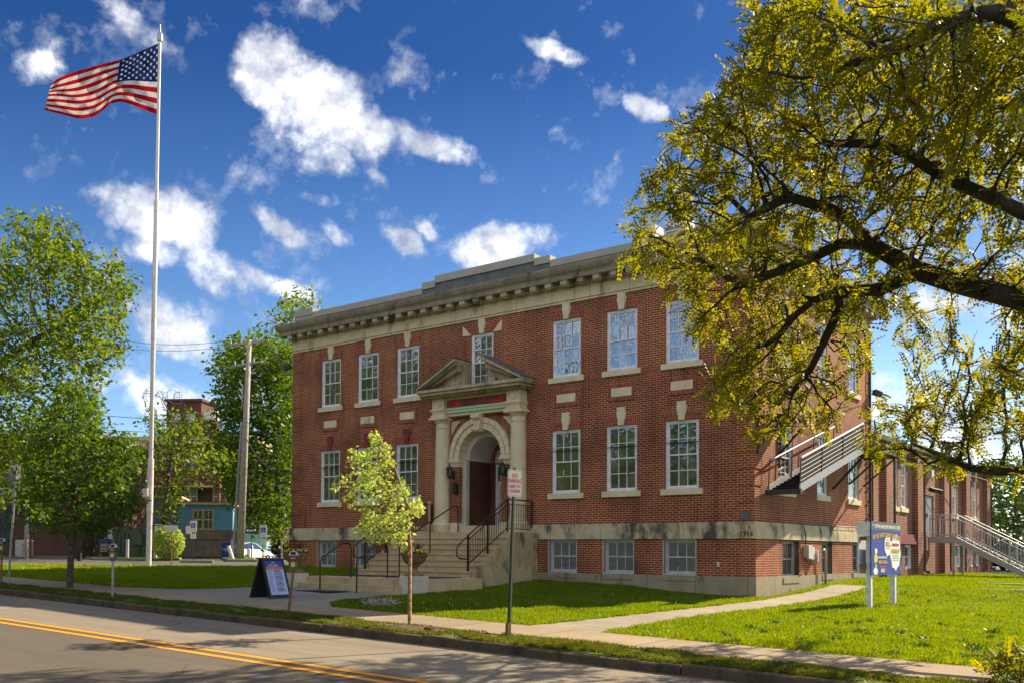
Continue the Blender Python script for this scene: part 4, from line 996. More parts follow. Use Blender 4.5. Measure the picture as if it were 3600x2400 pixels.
def branch_mesh(nodes, par, r, nside=5):
    m = par >= 0; a = nodes[par[m]]; b = nodes[m]; best = np.zeros(len(nodes)); np.maximum.at(best, par[m], r[m])
    ra = np.where(r[m] >= best[par[m]] - 1e-9, r[par[m]], np.minimum(r[par[m]], r[m] * 1.35)); rb = r[m]
    t = b - a; L = np.linalg.norm(t, axis=1, keepdims=True) + 1e-9; t = t / L; b = b + t * rb[:, None] * .4
    ref = np.where(np.abs(t[:, 2:3]) < .9, np.array([[0, 0, 1.]]), np.array([[1., 0, 0]])); u = np.cross(t, ref); u /= np.linalg.norm(u, axis=1, keepdims=True); v = np.cross(t, u)
    k = len(a); ang = np.arange(nside) * 2 * PI / nside
    ca, sa = np.cos(ang), np.sin(ang); ringv = u[:, None] * ca[None, :, None] + v[:, None] * sa[None, :, None]
    V = np.concatenate([a[:, None] + ringv * ra[:, None, None], b[:, None] + ringv * rb[:, None, None]], 1).reshape(-1, 3)
    j = np.arange(nside); j2 = (j + 1) % nside; base = (np.arange(k) * 2 * nside)[:, None]
    F = np.stack([base + j, base + j2, base + nside + j2, base + nside + j], 2).reshape(-1, 4)
    if nside == 8:
        q = base + nside; F = np.concatenate([F, np.stack([q[:, 0], q[:, 0] + 1, q[:, 0] + 2, q[:, 0] + 3], 1), np.stack([q[:, 0], q[:, 0] + 3, q[:, 0] + 4, q[:, 0] + 7], 1), np.stack([q[:, 0] + 4, q[:, 0] + 5, q[:, 0] + 6, q[:, 0] + 7], 1)], 0)
    return V, F
def rotfrom(rng, n, droop=0., updir=None):
    """random leaf frames: axis (direction of leaf), normal"""
    a = rng.normal(0, 1, (n, 3)); a[:, 2] = a[:, 2] * .6 - droop; a /= np.linalg.norm(a, axis=1, keepdims=True)
    nrm = rng.normal(0, 1, (n, 3)); nrm[:, 2] = np.abs(nrm[:, 2]) + .3; nrm -= (nrm * a).sum(1, keepdims=True) * a; nrm /= np.linalg.norm(nrm, axis=1, keepdims=True)
    s = np.cross(nrm, a); return a, s, nrm
def leaves_rhomb(rng, P_, size, droop=.3, fold=.25, wid=.55):
    n = len(P_); a, s, nn = rotfrom(rng, n, droop); L = size * rng.uniform(.65, 1.25, (n, 1)); w = L * wid
    p0 = P_; p1 = P_ + a * L * .45 + s * w * .5 + nn * L * fold * .3; p2 = P_ + a * L; p3 = P_ + a * L * .45 - s * w * .5 + nn * L * fold * .3
    V = np.stack([p0, p1, p2, p3], 1).reshape(-1, 3); F = np.arange(4 * n).reshape(-1, 4); return V, F
def leaves_frond(rng, P_, size, droop=.5, pairs=6, dirs=None):
    n = len(P_); a, s, nn = rotfrom(rng, n, droop)
    if dirs is not None:
        a = dirs * .9 + rng.normal(0, .42, (n, 3)); a[:, 2] -= droop; a /= np.linalg.norm(a, axis=1, keepdims=True)
        nn = rng.normal(0, .35, (n, 3)); nn[:, 2] += 1; nn -= (nn * a).sum(1, keepdims=True) * a; nn /= np.linalg.norm(nn, axis=1, keepdims=True); s = np.cross(nn, a)
    L = size * rng.uniform(.6, 1.2, (n, 1)); Vs = []
    for k in range(pairs):
        f = (k + .8) / (pairs + .3); c = P_ + a * L * f - nn * L * .25 * f * f
        ll = L * .24 * (1 - .45 * f); ww = L * .10
        for sg in (-1, 1):
            e = s * sg * .85 + a * .35; q = c + e * ll - nn * ll * .25
            Vs.append(np.stack([c, c + e * ll * .5 + a * ww, q, c + e * ll * .5 - a * ww], 1))
    V = np.concatenate(Vs, 1).reshape(-1, 3); F = np.arange(len(V)).reshape(-1, 4); return V, F
def tree(name, label, cat, base, attr, roots, step=.3, di=1.5, dk=.45, tip=.008, bark='bark_grey', leaf='leaf_green', per=6, size=.12, spread=.25, kind='rhomb', seed=1, leafr=2.6, group=None, power=2.4, droop=.3, iters=120, trunk_r=None, minside=3, bare=None, rscale=1., grav=(0, 0, 0), wid=.55, pairs=6):
    rng = np.random.default_rng(seed)
    nodes, par = colonize(roots, attr, step, di, dk, iters, seed, grav)
    r, ch = radii(par, tip, power); r = r * rscale
    if trunk_r: r = np.minimum(r, trunk_r)
    t = thing(name, label, cat, base, group)
    # trunk = large nodes, fine twigs with fewer sides
    big = r > tip * 3
    V1, F1 = branch_mesh(nodes, np.where(big, par, -1), r, 8); V2, F2 = branch_mesh(nodes, np.where(~big, par, -1), r, minside)
    npmesh('trunk', V1, F1, bark, t, base)
    o = t.children[0]; o.data.polygons.foreach_set('use_smooth', [True] * len(o.data.polygons))
    if len(F2): npmesh('twigs', V2, F2, bark, t, base)
    sel = np.where(r < tip * leafr)[0]
    if bare is not None: sel = sel[~bare(nodes[sel])]
    P_ = np.repeat(nodes[sel], per, 0) + rng.normal(0, spread, (len(sel) * per, 3))
    pv = np.where(par[sel] >= 0, par[sel], 0); dr_ = nodes[sel] - nodes[pv]; dr_ /= (np.linalg.norm(dr_, axis=1, keepdims=True) + 1e-6); dr_ = np.repeat(dr_, per, 0)
    V, F = (leaves_frond(rng, P_, size, droop, pairs, dr_) if kind == 'frond' else leaves_rhomb(rng, P_, size, droop, wid=wid))
    npmesh('crown', V, F, leaf, t, base)
    return t
def blob(rng, c, rad, n, shell=.0):
    v = rng.normal(0, 1, (n, 3)); v /= np.linalg.norm(v, axis=1, keepdims=True); q = rng.uniform(shell, 1, (n, 1)) ** (1 / 3.); return np.array(c) + v * q * np.array(rad)
def trunk_path(pts, step=.3, lean=None):
    out = []; 
    for i in range(len(pts) - 1):
        a, b = np.array(pts[i], float), np.array(pts[i + 1], float); m = max(1, int(np.linalg.norm(b - a) / step))
        for k in range(m): out.append(a + (b - a) * k / m)
    out.append(np.array(pts[-1], float)); return [(p, i - 1) for i, p in enumerate(out)]
leafmat('leaf_locust', (.038, .050, .005), (.165, .160, .007), .58, (3.2, 2.8, .2), nsc=1.3)
leafmat('leaf_green', (.035, .085, .008), (.11, .17, .012), .42, (1.9, 1.9, .25), nsc=2.5)
leafmat('leaf_dark', (.025, .06, .012), (.06, .11, .018), .35, (1.5, 1.7, .4))
leafmat('leaf_lime', (.30, .42, .10), (.58, .62, .22), .45, (1.3, 1.3, .5))
leafmat('leaf_mid', (.055, .105, .008), (.16, .21, .012), .46, (2.0, 1.9, .25), nsc=1.2)
# --- honey locust hanging in from the right (traced crown outline gets real depth)
rng = np.random.default_rng(11); D2S = 1.5306
def inpoly(x, y, poly):
    c = False; n = len(poly); j = n - 1
    for i in range(n):
        if (poly[i][1] > y) != (poly[j][1] > y) and x < (poly[j][0] - poly[i][0]) * (y - poly[i][1]) / (poly[j][1] - poly[i][1]) + poly[i][0]: c = not c
        j = i
    return c
def ldist(x, y): return 19.9 - 1.6 * (x - 1420) / 1000 - 6.2 * clampf(1 - y / 1050, 0, 1.1)
crown = [(1745, -20), (1700, 75), (1765, 95), (1690, 160), (1650, 235), (1592, 240), (1600, 290), (1525, 310), (1545, 355), (1480, 415), (1425, 480), (1450, 545), (1430, 625), (1500, 650), (1560, 690), (1575, 770), (1655, 800), (1640, 860), (1622, 940), (1690, 960), (1715, 1045), (1770, 990), (1850, 1000), (1950, 985), (2000, 1050), (2100, 1055), (2185, 1095), (2240, 1060), (2300, 1110), (2420, 1150), (2420, -20)]
gaps = [([(2130, 640), (2290, 690), (2352, 760), (2330, 830), (2150, 770), (2040, 720)], .96), ([(2040, 770), (2150, 800), (2200, 900), (2100, 960), (2020, 900)], .85), ([(1990, 560), (2160, 590), (2150, 640), (2040, 620)], .75), ([(2160, 480), (2300, 500), (2352, 560), (2352, 640), (2200, 620)], .6),
        ([(2080, 1000), (2290, 980), (2352, 1010), (2352, 1055), (2150, 1040)], .75), ([(1640, 640), (1760, 660), (1740, 780), (1650, 760)], .35), ([(1850, 720), (2050, 760), (2000, 960), (1860, 900)], .35), ([(2300, 250), (2352, 250), (2352, 420), (2290, 400)], .5)]
att = []
while len(att) < 4600:
    x = rng.uniform(1420, 2420); y = rng.uniform(-20, 1150)
    if not inpoly(x, y, crown): continue
    if any(inpoly(x, y, gp) and rng.random() < pr_ for gp, pr_ in gaps): continue
    # depth: nearer on the right, thin shell that bows; hanging tips
    f = (x - 1420) / 1000; dd = ldist(x, y) + .5 + rng.normal(0, .95)
    att.append(at(x * D2S, y * D2S, dd))
# rest of the crown outside the picture
att = [a for a in att]
_c = np.array(att); _k = _c[rng.integers(0, len(_c), 150)]; _d = np.linalg.norm(_c[:, None] - _k[None], axis=2).min(1); att = list(_c[_d < np.quantile(_d, .87)]); NA = len(att)
att += list(blob(rng, (22.5, -6.0, 10.5), (6., 6., 4.5), 700)); 
def inview(p):
    d = np.array(p) - CAM; z_ = d @ FW; 
    if z_ < .5: return False
    px = 1800 + FPX * (d @ RT) / z_; py = 1200 + SHY - FPX * (d @ UP) / z_
    return -40 < px < 3660 and -40 < py < 2460, px, py
att = [p for i, p in enumerate(att) if i < NA or inview(p) is False or inview(p)[0] is False]
def limb(pts, dists): return [tuple(at(x * D2S, y * D2S, ldist(x, y) - .35 + .3 * math.sin(x * .03))) for (x, y), d in zip(pts, dists)]
TB = (20.9, -6.6)
tb = [(TB[0], TB[1], G(*TB) - .1), (20.85, -6.6, 1.5), (20.75, -6.6, 3.6)]
roots = trunk_path(tb, .3); fork = len(roots) - 1
def addlimb(roots, start, pts, step=.25):
    out = trunk_path([tuple(roots[start][0])] + pts, step)[1:]; n0 = len(roots); prev = start
    for q, _ in out: roots.append((q, prev)); prev = len(roots) - 1
    return n0
def wob(pts, rng, a=.1): return [tuple(np.array(p) + rng.normal(0, a, 3)) for p in pts]
roots.append((np.array((20.65, -6.6, 4.4)), fork)); fork2 = len(roots) - 1
A0 = addlimb(roots, fork2, limb([(2480, 730), (2352, 692), (2270, 668), (2190, 648), (2110, 622), (2050, 590), (1995, 560), (1965, 520), (1925, 487), (1870, 470), (1810, 452), (1720, 500)], [12.4, 12.6, 12.7, 12.8, 13, 13.1, 13.3, 13.4, 13.5, 13.6, 13.8, 14.2]))
jA = A0 + 1
def nearest(roots, p): return int(np.argmin([np.linalg.norm(np.array(r[0]) - np.array(p)) for r in roots]))
addlimb(roots, nearest(roots, at(2110 * D2S, 622 * D2S, ldist(2110, 622))), limb([(2080, 640), (2030, 662), (1975, 668), (1925, 672), (1870, 690), (1825, 725), (1790, 770)], [13., 12.9, 12.9, 12.9, 13., 13.1, 13.2]))
addlimb(roots, nearest(roots, at(1960 * D2S, 670 * D2S, ldist(1960, 670))), limb([(1930, 705), (1890, 790), (1860, 850)], [12.8, 12.7, 12.6]))
addlimb(roots, nearest(roots, at(1995 * D2S, 560 * D2S, ldist(1995, 560))), limb([(1930, 560), (1870, 590), (1800, 620), (1700, 655)], [13.5, 13.7, 13.9, 14.2]))
up_ = [(20.6, -6.6, 6.4)]
B0 = addlimb(roots, fork2, up_ + limb([(2470, 530), (2352, 490), (2280, 455), (2220, 430), (2150, 395), (2080, 350), (2000, 330), (1900, 330)], [12.6, 12.8, 13, 13.1, 13.3, 13.5, 13.8, 14.2]))
addlimb(roots, nearest(roots, (20.6, -6.6, 6.4)), [(20.5, -6.7, 8.5)] + limb([(2440, 120), (2352, 55), (2290, 30), (2240, 35), (2160, 60), (2060, 110), (1950, 150)], [12.8, 12.9, 13., 13.2, 13.4, 13.7, 14.]))
addlimb(roots, fork, limb([(2500, 1100), (2420, 1085), (2352, 1078), (2300, 1082), (2232, 1074), (2172, 1049), (2100, 1020)], [11.9, 12, 12, 12.1, 12.2, 12.3, 12.5]))
addlimb(roots, fork2, [(21.4, -6., 6.5), (21.8, -5, 9)]); addlimb(roots, fork2, [(21.8, -7.2, 6.5), (23.2, -8, 8.5)])
tree('honey_locust', 'large dark-limbed locust tree with feathery yellow-green leaves overhanging from the right', 'tree', (TB[0], TB[1], G(*TB)), att, roots, step=.21, di=2.2, dk=.27, tip=.0125, bark='bark_dark', leaf='leaf_locust', per=5, size=.34, spread=.07, kind='frond', seed=5, leafr=1.9, power=2.3, droop=.16, iters=160, trunk_r=.19, pairs=5)
# --- other trees
def pxcloud(rng, poly, n, dist, dsp, scale=D2S):
    out = []; xs = [p[0] for p in poly]; ys = [p[1] for p in poly]
    while len(out) < n:
        x = rng.uniform(min(xs), max(xs)); y = rng.uniform(min(ys), max(ys))
        if inpoly(x, y, poly): out.append(at(x * scale, y * scale, dist + rng.normal(0, dsp)))
    return np.array(out)
def clumpy(rng, pts, keep=.5, sc=1.):
    c = pts[rng.integers(0, len(pts), max(6, int(len(pts) * .045)))]; d = np.linalg.norm(pts[:, None] - c[None], axis=2).min(1)
    return pts[d < np.quantile(d, keep)]
# maple on the verge
mp = (-5.02, -11.74); mz = G(*mp); mb_ = at(245, 2067, 29.2)
rng = np.random.default_rng(3)
cz = pxcloud(rng, [(150, 870), (215, 885), (235, 960), (300, 985), (322, 1040), (315, 1100), (330, 1160), (290, 1215), (215, 1225), (120, 1225), (60, 1195), (35, 1130), (60, 1060), (40, 1010), (90, 960), (120, 900)], 2600, 29.2, .95)
cz = clumpy(rng, cz, .6)
tree('street_maple', 'small round-crowned green street tree on the grass verge left of the flagpole', 'tree', (mp[0], mp[1], mz), cz, trunk_path([(mp[0], mp[1], mz - .1), (mp[0] + .03, mp[1], 1.3), (mp[0] + .12, mp[1], 2.1), (mp[0] + .2, mp[1], 3.4), (mp[0] + .2, mp[1], 4.8)], .2), step=.16, di=1.2, dk=.22, tip=.007, leaf='leaf_green', per=8, size=.14, spread=.12, seed=4, leafr=2.6, trunk_r=.115, iters=90, power=2.2, wid=.7)
# sapling
rng = np.random.default_rng(8); sp = (8.32, -12.22); sz = G(*sp)
cz = pxcloud(rng, [(828, 945), (860, 958), (872, 985), (895, 1000), (905, 1045), (935, 1075), (940, 1120), (978, 1150), (968, 1205), (945, 1265), (910, 1258), (905, 1225), (860, 1250), (808, 1230), (800, 1200), (850, 1178), (800, 1165), (762, 1135), (765, 1105), (812, 1100), (806, 1035), (852, 1012), (835, 980)], 760, 18.3, .35)
cz = clumpy(rng, cz, .5)
rt = trunk_path([(sp[0], sp[1], sz - .05), tuple(at(941 * D2S, 1340 * D2S, 18.36)), tuple(at(942 * D2S, 1262 * D2S, 18.36)), tuple(at(935 * D2S, 1160 * D2S, 18.3)), tuple(at(905 * D2S, 1070 * D2S, 18.2)), tuple(at(868 * D2S, 1000 * D2S, 18.1))], .15)
tree('sapling', 'slender young tree with bright wind-blown pale green leaves on the verge before the steps', 'tree', (sp[0], sp[1], sz), cz, rt, step=.10, di=.9, dk=.13, tip=.0045, bark='bark_tan', leaf='leaf_lime', per=9, size=.085, spread=.045, seed=9, leafr=2.6, trunk_r=.042, iters=80, power=2.1, wid=.62, grav=(-.1, 0, .1))
# half bare tree by the blue house
rng = np.random.default_rng(21)
leafy = pxcloud(rng, [(520, 1480), (640, 1470), (740, 1560), (820, 1590), (815, 1650), (760, 1690), (700, 1720), (640, 1730), (615, 1850), (545, 1850), (540, 1740), (500, 1660), (470, 1560)], 900, 54, 1.6, 1.)
barep = pxcloud(rng, [(480, 1400), (510, 1350), (560, 1380), (600, 1360), (640, 1350), (660, 1400), (700, 1430), (740, 1480), (740, 1520), (600, 1560), (500, 1500)], 420, 54, 1.4, 1.)
b0 = W2(578, 1962); zt_ = at(600, 1500, 54)[2]
tree('ivy_tree', 'tree with bare grey top twigs and ivy-green lower crown beside the blue house', 'tree', (b0[0], b0[1], G(*b0)), np.vstack([clumpy(rng, leafy, .5), barep]), trunk_path([(b0[0], b0[1], G(*b0)), tuple(at(575, 1820, 54)), tuple(at(590, 1700, 54)), tuple(at(610, 1560, 54))], .3), step=.3, di=2.2, dk=.4, tip=.012, leaf='leaf_mid', per=6, size=.26, spread=.28, seed=2, bare=lambda p: p[:, 2] > at(600, 1475, 54)[2] + np.sin(p[:, 0] * 3) * .4, trunk_r=.2, iters=80)
# big left tree
rng = np.random.default_rng(31)
pl = pxcloud(rng, [(-90, 470), (20, 475), (60, 500), (110, 520), (180, 540), (190, 590), (270, 575), (318, 640), (300, 700), (285, 740), (305, 800), (255, 850), (225, 900), (240, 960), (190, 1000), (120, 1090), (60, 1160), (-90, 1180)], 3300, 44, 2.2)
bt = pxcloud(rng, [(60, 500), (130, 490), (190, 520), (200, 600), (120, 640), (60, 600)], 350, 43, 1.)
b1 = W2(-150, 2010, 44)
tree('street_tree', 'tall spreading green tree entering from the left edge above the brick buildings', 'tree', (b1[0], b1[1], G(*b1)), np.vstack([clumpy(rng, pl, .66), bt]), trunk_path([(b1[0], b1[1], G(*b1)), tuple(at(-140, 1500, 44)), tuple(at(-60, 1330, 44)), tuple(at(60, 1230, 44)), tuple(at(200, 1150, 43.5))], .35), step=.27, di=2.2, dk=.36, tip=.011, leaf='leaf_mid', per=8, size=.24, spread=.25, seed=3, bare=lambda p: (p[:, 2] > at(150, 830, 43)[2] - .2) & (np.sin(p[:, 1] * 2.2) > -.2), trunk_r=.3, iters=90)
# trees behind the left end of the building
rng = np.random.default_rng(41)
pd = pxcloud(rng, [(485, 880), (495, 825), (530, 775), (590, 770), (640, 790), (690, 800), (700, 1010), (700, 1180), (640, 1240), (570, 1215), (500, 1100), (490, 1000)], 2200, 60, 2.2)
b2 = W2(985, 1960, 60)
tree('dense_tree', 'dense bright green tree behind the utility pole at the building\'s left end', 'tree', (b2[0], b2[1], G(*b2)), clumpy(rng, pd, .8), trunk_path([(b2[0], b2[1], 1.), tuple(at(980, 1750, 60)), tuple(at(960, 1500, 60)), tuple(at(930, 1300, 60))], .4), step=.36, di=2.6, dk=.5, tip=.014, leaf='leaf_green', per=12, size=.34, spread=.38, seed=5, trunk_r=.28, iters=90)
pt = pxcloud(rng, [(590, 770), (600, 725), (645, 715), (648, 675), (700, 658), (748, 690), (765, 740), (790, 800), (790, 1000), (600, 1000)], 1300, 68, 2.)
b3 = W2(1060, 1958, 68)
tree('tall_tree', 'taller thin-topped olive tree rising behind the left cornice', 'tree', (b3[0], b3[1], G(*b3)), clumpy(rng, pt, .62), trunk_path([(b3[0], b3[1], 1.), tuple(at(1060, 1700, 68)), tuple(at(1050, 1350, 68)), tuple(at(1060, 1130, 68))], .4), step=.38, di=2.6, dk=.5, tip=.014, leaf='leaf_mid', per=7, size=.34, spread=.4, seed=6, trunk_r=.28, iters=90)
# right background
rng = np.random.default_rng(51)
pr = pxcloud(rng, [(2240, 1090), (2300, 1060), (2400, 1040), (2480, 1100), (2480, 1290), (2275, 1290), (2265, 1180)], 900, 62, 2.5)
b4 = W2(3560, 2010, 62)
tree('yard_tree', 'dark loose shrubby tree beyond the metal stair at the right edge', 'tree', (b4[0], b4[1], G(*b4)), pr, trunk_path([(b4[0], b4[1], G(*b4)), tuple(at(3565, 1900, 62)), tuple(at(3570, 1780, 62))], .4), step=.36, di=2.6, dk=.5, tip=.014, leaf='leaf_dark', per=7, size=.3, spread=.4, seed=7, trunk_r=.2, iters=80)
# far woodland mass and the tree line over the street (outside the picture, mirrored in the windows)
def mass(name, pts, size, mat, seed, droop=.2, note=None):
    rng = np.random.default_rng(seed); V, F = leaves_rhomb(rng, pts, size, droop, wid=.8); o = npmesh(name, V, F, mat, None, (0, 0, 0), kind='stuff'); return o
rng = np.random.default_rng(61); pts = []
for k in range(60):
    a = R(rng.uniform(-8, 68)); dd = rng.uniform(115, 160); c = CAM + np.array([-math.sin(a), math.cos(a), 0]) * dd; h = rng.uniform(3.5, 6.5)
    pts.append(blob(rng, (c[0], c[1], h * .75), (h * 1.1, h * 1.1, h), 900, .5))
mass('distant_woodland', np.vstack(pts), .9, 'leaf_dark', 1)
pts = []
for k in range(34):
    X = -75 + k * 3.0 + rng.uniform(-1, 1); h = 11 if X < -25 else 6.3
    c = (X, -38 + rng.uniform(-3, 3), h * .95); pts.append(blob(rng, c, (4.4, 3.5, h), 1300, .4))
mass('opposite_tree_line', np.vstack(pts), .9, 'leaf_dark', 2)
# bushes
def bush(name, label, cat, c, rad, n, size, mat, seed, group=None):
    rng = np.random.default_rng(seed); t = thing(name, label, cat, (c[0], c[1], c[2]), group)
    p = blob(rng, (c[0], c[1], c[2] + rad[2]), rad, n, .55); V, F = leaves_rhomb(rng, p, size, .1, wid=.6); npmesh('foliage', V, F, mat, t, c)
    nodes, par = colonize([((c[0], c[1], c[2]), -1)], blob(rng, (c[0], c[1], c[2] + rad[2]), np.array(rad) * .85, 160), .12, 3, .2, 40, 1); r, ch = radii(par, .006); V, F = branch_mesh(nodes, par, r, 3); npmesh('stems', V, F, 'bark_grey', t, c); return t
p = W2(590, 1966, 49.5); bush('rounded_bush', 'clipped rounded yellow-green bush right of the flagpole base', 'bush', (p[0], p[1], G(*p) + .1), (.72, .72, .80), 5200, .12, 'leaf_lime', 5)
vb = (18.6, -11.9, G(18.6, -11.9)); t = thing('verge_bush', 'low yellow-green sprig of shrub at the sidewalk edge in the lower right corner', 'bush', vb); rng = np.random.default_rng(6)
p = blob(rng, (vb[0], vb[1], vb[2] + .2), (.55, .5, .28), 230); V, F = leaves_frond(rng, p, .26, .0, 5, np.tile(np.array([[0, 0, .3]]), (230, 1))); npmesh('foliage', V, F, 'leaf_locust', t, vb); P = MB()
for k in range(14): a = k * .9; P.tube([vb, (vb[0] + .2 * math.cos(a), vb[1] + .2 * math.sin(a), vb[2] + .2), (vb[0] + .45 * math.cos(a), vb[1] + .4 * math.sin(a), vb[2] + .4)], [.008, .006, .003], 4)
P.build('stems', 'bark_grey', t)
# ------------------------------------------------------------------ grass blades
leafmat('grass_blade', (.09, .165, .005), (.20, .26, .006), .5, (2.0, 1.7, .2), rough=.4, nsc=5)
leafmat('grass_dry', (.30, .24, .09), (.20, .17, .05), .3)
leafmat('grass_verge', (.06, .10, .008), (.14, .16, .012), .4, (1.9, 1.6, .3), nsc=4)
ZV = np.vectorize(G)
def blades(name, n, sampler, h0, h1, w0, mat, seed, lean=.35):
    rng = np.random.default_rng(seed); P2 = sampler(rng, n); x, y = P2[:, 0], P2[:, 1]; z = ZV(x, y)
    cl = .5 + .5 * np.sin(x * 2.1 + np.sin(y * 1.7) * 2) * np.sin(y * 2.6 + np.cos(x * 1.3) * 2); cl = .65 + .5 * cl * rng.uniform(.6, 1.3, len(x))
    h = rng.uniform(h0, h1, len(x)) * cl; a = rng.uniform(0, 2 * PI, len(x)); w = w0 * rng.uniform(.7, 1.3, len(x)); ln = rng.uniform(.1, lean * 2, len(x)); b_ = a + rng.normal(0, 1, len(x)) + PI / 2
    base = np.stack([x, y, z - .005], 1); side = np.stack([np.cos(a), np.sin(a), 0 * a], 1) * w[:, None] / 2
    l1 = np.stack([np.cos(b_) * ln * h * .35, np.sin(b_) * ln * h * .35, h * .6], 1); l2 = np.stack([np.cos(b_) * ln * h, np.sin(b_) * ln * h, h], 1)
    V = np.stack([base - side, base + side, base + l1 + side * .7, base + l2, base + l1 - side * .7], 1).reshape(-1, 3)
    F = np.arange(len(x) * 5).reshape(-1, 5); return npmesh(name, V, F, mat, None, (0, 0, 0), kind='stuff')
def rect_s(x0, x1, y0, y1, bad=None, wt=None):
    def f(rng, n):
        out = []; tot = 0
        while tot < n:
            p = np.stack([rng.uniform(x0, x1, n * 2), rng.uniform(y0, y1, n * 2)], 1); m = np.ones(len(p), bool)
            if bad is not None: m &= ~bad(p[:, 0], p[:, 1])
            d = np.hypot(p[:, 0] - CAM[0], p[:, 1] - CAM[1]); m &= rng.random(len(p)) < np.minimum(1, (16 / d) ** 1.6)
            rel = p - CAM[:2]; zf = rel @ _fw[:2]; xf = rel @ _rt[:2]; m &= (zf > 1) & (np.abs(xf) < zf * .56 + .3)
            X_, Y_ = p[:, 0], p[:, 1]; pn_ = np.sin(X_ * 1.3 + 1.7 * np.sin(Y_ * .9)) + np.sin(Y_ * 1.9 + 1.1 * np.sin(X_ * 2.3)) + .6 * np.sin(X_ * 5.1 + Y_ * 4.3); m &= (pn_ < 1.1) | (rng.random(len(p)) < .6)
            q = p[m]; out.append(q); tot += len(q)
            if len(out) > 60: break
        return np.vstack(out)[:n]
    return f
def side_bad(x, y):
    l = np.interp(y, [-10.56, -9.5, -6.5, -3.5, -.5, 5], [9.9, 10.0, 10.15, 10.3, 10.35, 10.4]); r_ = np.interp(y, [-10.56, -9., -6.3, -3.3, -.4, 5], [11.5, 11.4, 11.35, 11.45, 11.5, 11.5])
    wob = .05 * np.sin(x * 9 + y * 7)
    return ((x > l + .02 + wob) & (x < r_ - .02 - wob) & (y < 4.95)) | ((x < 9.98) & (y > -.12))
def front_bad(x, y):
    hw = np.interp(y, [-10.55, -9.8, -9, -8.2], [4.3, 3.4, 2.95, 2.9]); return (x < hw) & (y < -6.2) | (x < 2.9) & (y < -3.4) | (x < 2.5) & (y > -3.5) | side_bad(x, y)
def left_bad(x, y):
    hw = np.interp(y, [-10.55, -9.8, -9, -8.2], [-4.6, -2.9, -2.35, -2.3]); ex = (x + 15.45) * 1.0 / 3.85; ey = (y + 3.3) / 4.2
    return (x > hw) & (y < -6.2) | (x > -2.35) & (y < -3.4) | (x > -2.5) & (y >= -3.5) | (x > -9.98) & (y > -.12) | (ey - ex > -.02)
blades('lawn_grass', 150000, rect_s(2.4, 11.2, -10.60, -.1, front_bad), .05, .10, .013, 'grass_blade', 1)
blades('side_lawn_grass', 170000, rect_s(9.9, 34, -10.60, 24, side_bad), .05, .10, .014, 'grass_blade', 2)
leafmat('grass_tall', (.12, .21, .006), (.25, .32, .008), .5, (2.0, 1.7, .2), nsc=3)
blades('left_lawn_grass', 110000, rect_s(-22, -2.2, -10.60, 1.5, left_bad), .07, .16, .018, 'grass_tall', 3)
wear = lambda x, y: (np.sin(x * 3.1 + 1.3 * np.sin(y * 5)) * np.sin(x * 1.27 + y * 4) > .55) | (np.hypot((x - 8.6) / .9, (y + 12.5) / .35) < 1)
blades('verge_grass', 80000, rect_s(-16, 18.6, -13.10, -12.08, wear), .03, .085, .012, 'grass_verge', 4, .5)
blades('dry_grass', 5200, rect_s(-6, 18.6, -13.08, -12.1), .03, .09, .009, 'grass_dry', 5, 1.4)
rng = np.random.default_rng(88); P2 = np.vstack([rect_s(11.3, 22, -10.4, 3, side_bad)(rng, 1100), rect_s(3., 10., -10.4, -1., front_bad)(rng, 450)]); k = len(P2)
p = np.stack([P2[:, 0], P2[:, 1], ZV(P2[:, 0], P2[:, 1]) + rng.uniform(.04, .09, k)], 1); V, F = leaves_rhomb(rng, p, .024, .0, wid=.8); pbr('glint_white', (.8, .8, .7)); npmesh('grass_glints', V, F, 'glint_white', None, (0, 0, 0), kind='stuff')  # white flecks stand in for bright glints on the lit grass
rng = np.random.default_rng(99); P2 = np.vstack([rect_s(13, 20, -10.4, -4, side_bad)(rng, 40), rect_s(11.6, 18, -6, 6, side_bad)(rng, 12)]); P2 = np.repeat(P2, 26, 0) + rng.normal(0, .05, (len(P2) * 26, 2))
p = np.stack([P2[:, 0], P2[:, 1], ZV(P2[:, 0], P2[:, 1]) + .03], 1); V, F = leaves_rhomb(rng, p, .10, -.5, wid=.3); npmesh('lawn_weeds', V, F, 'leaf_dark', None, (0, 0, 0), kind='stuff')
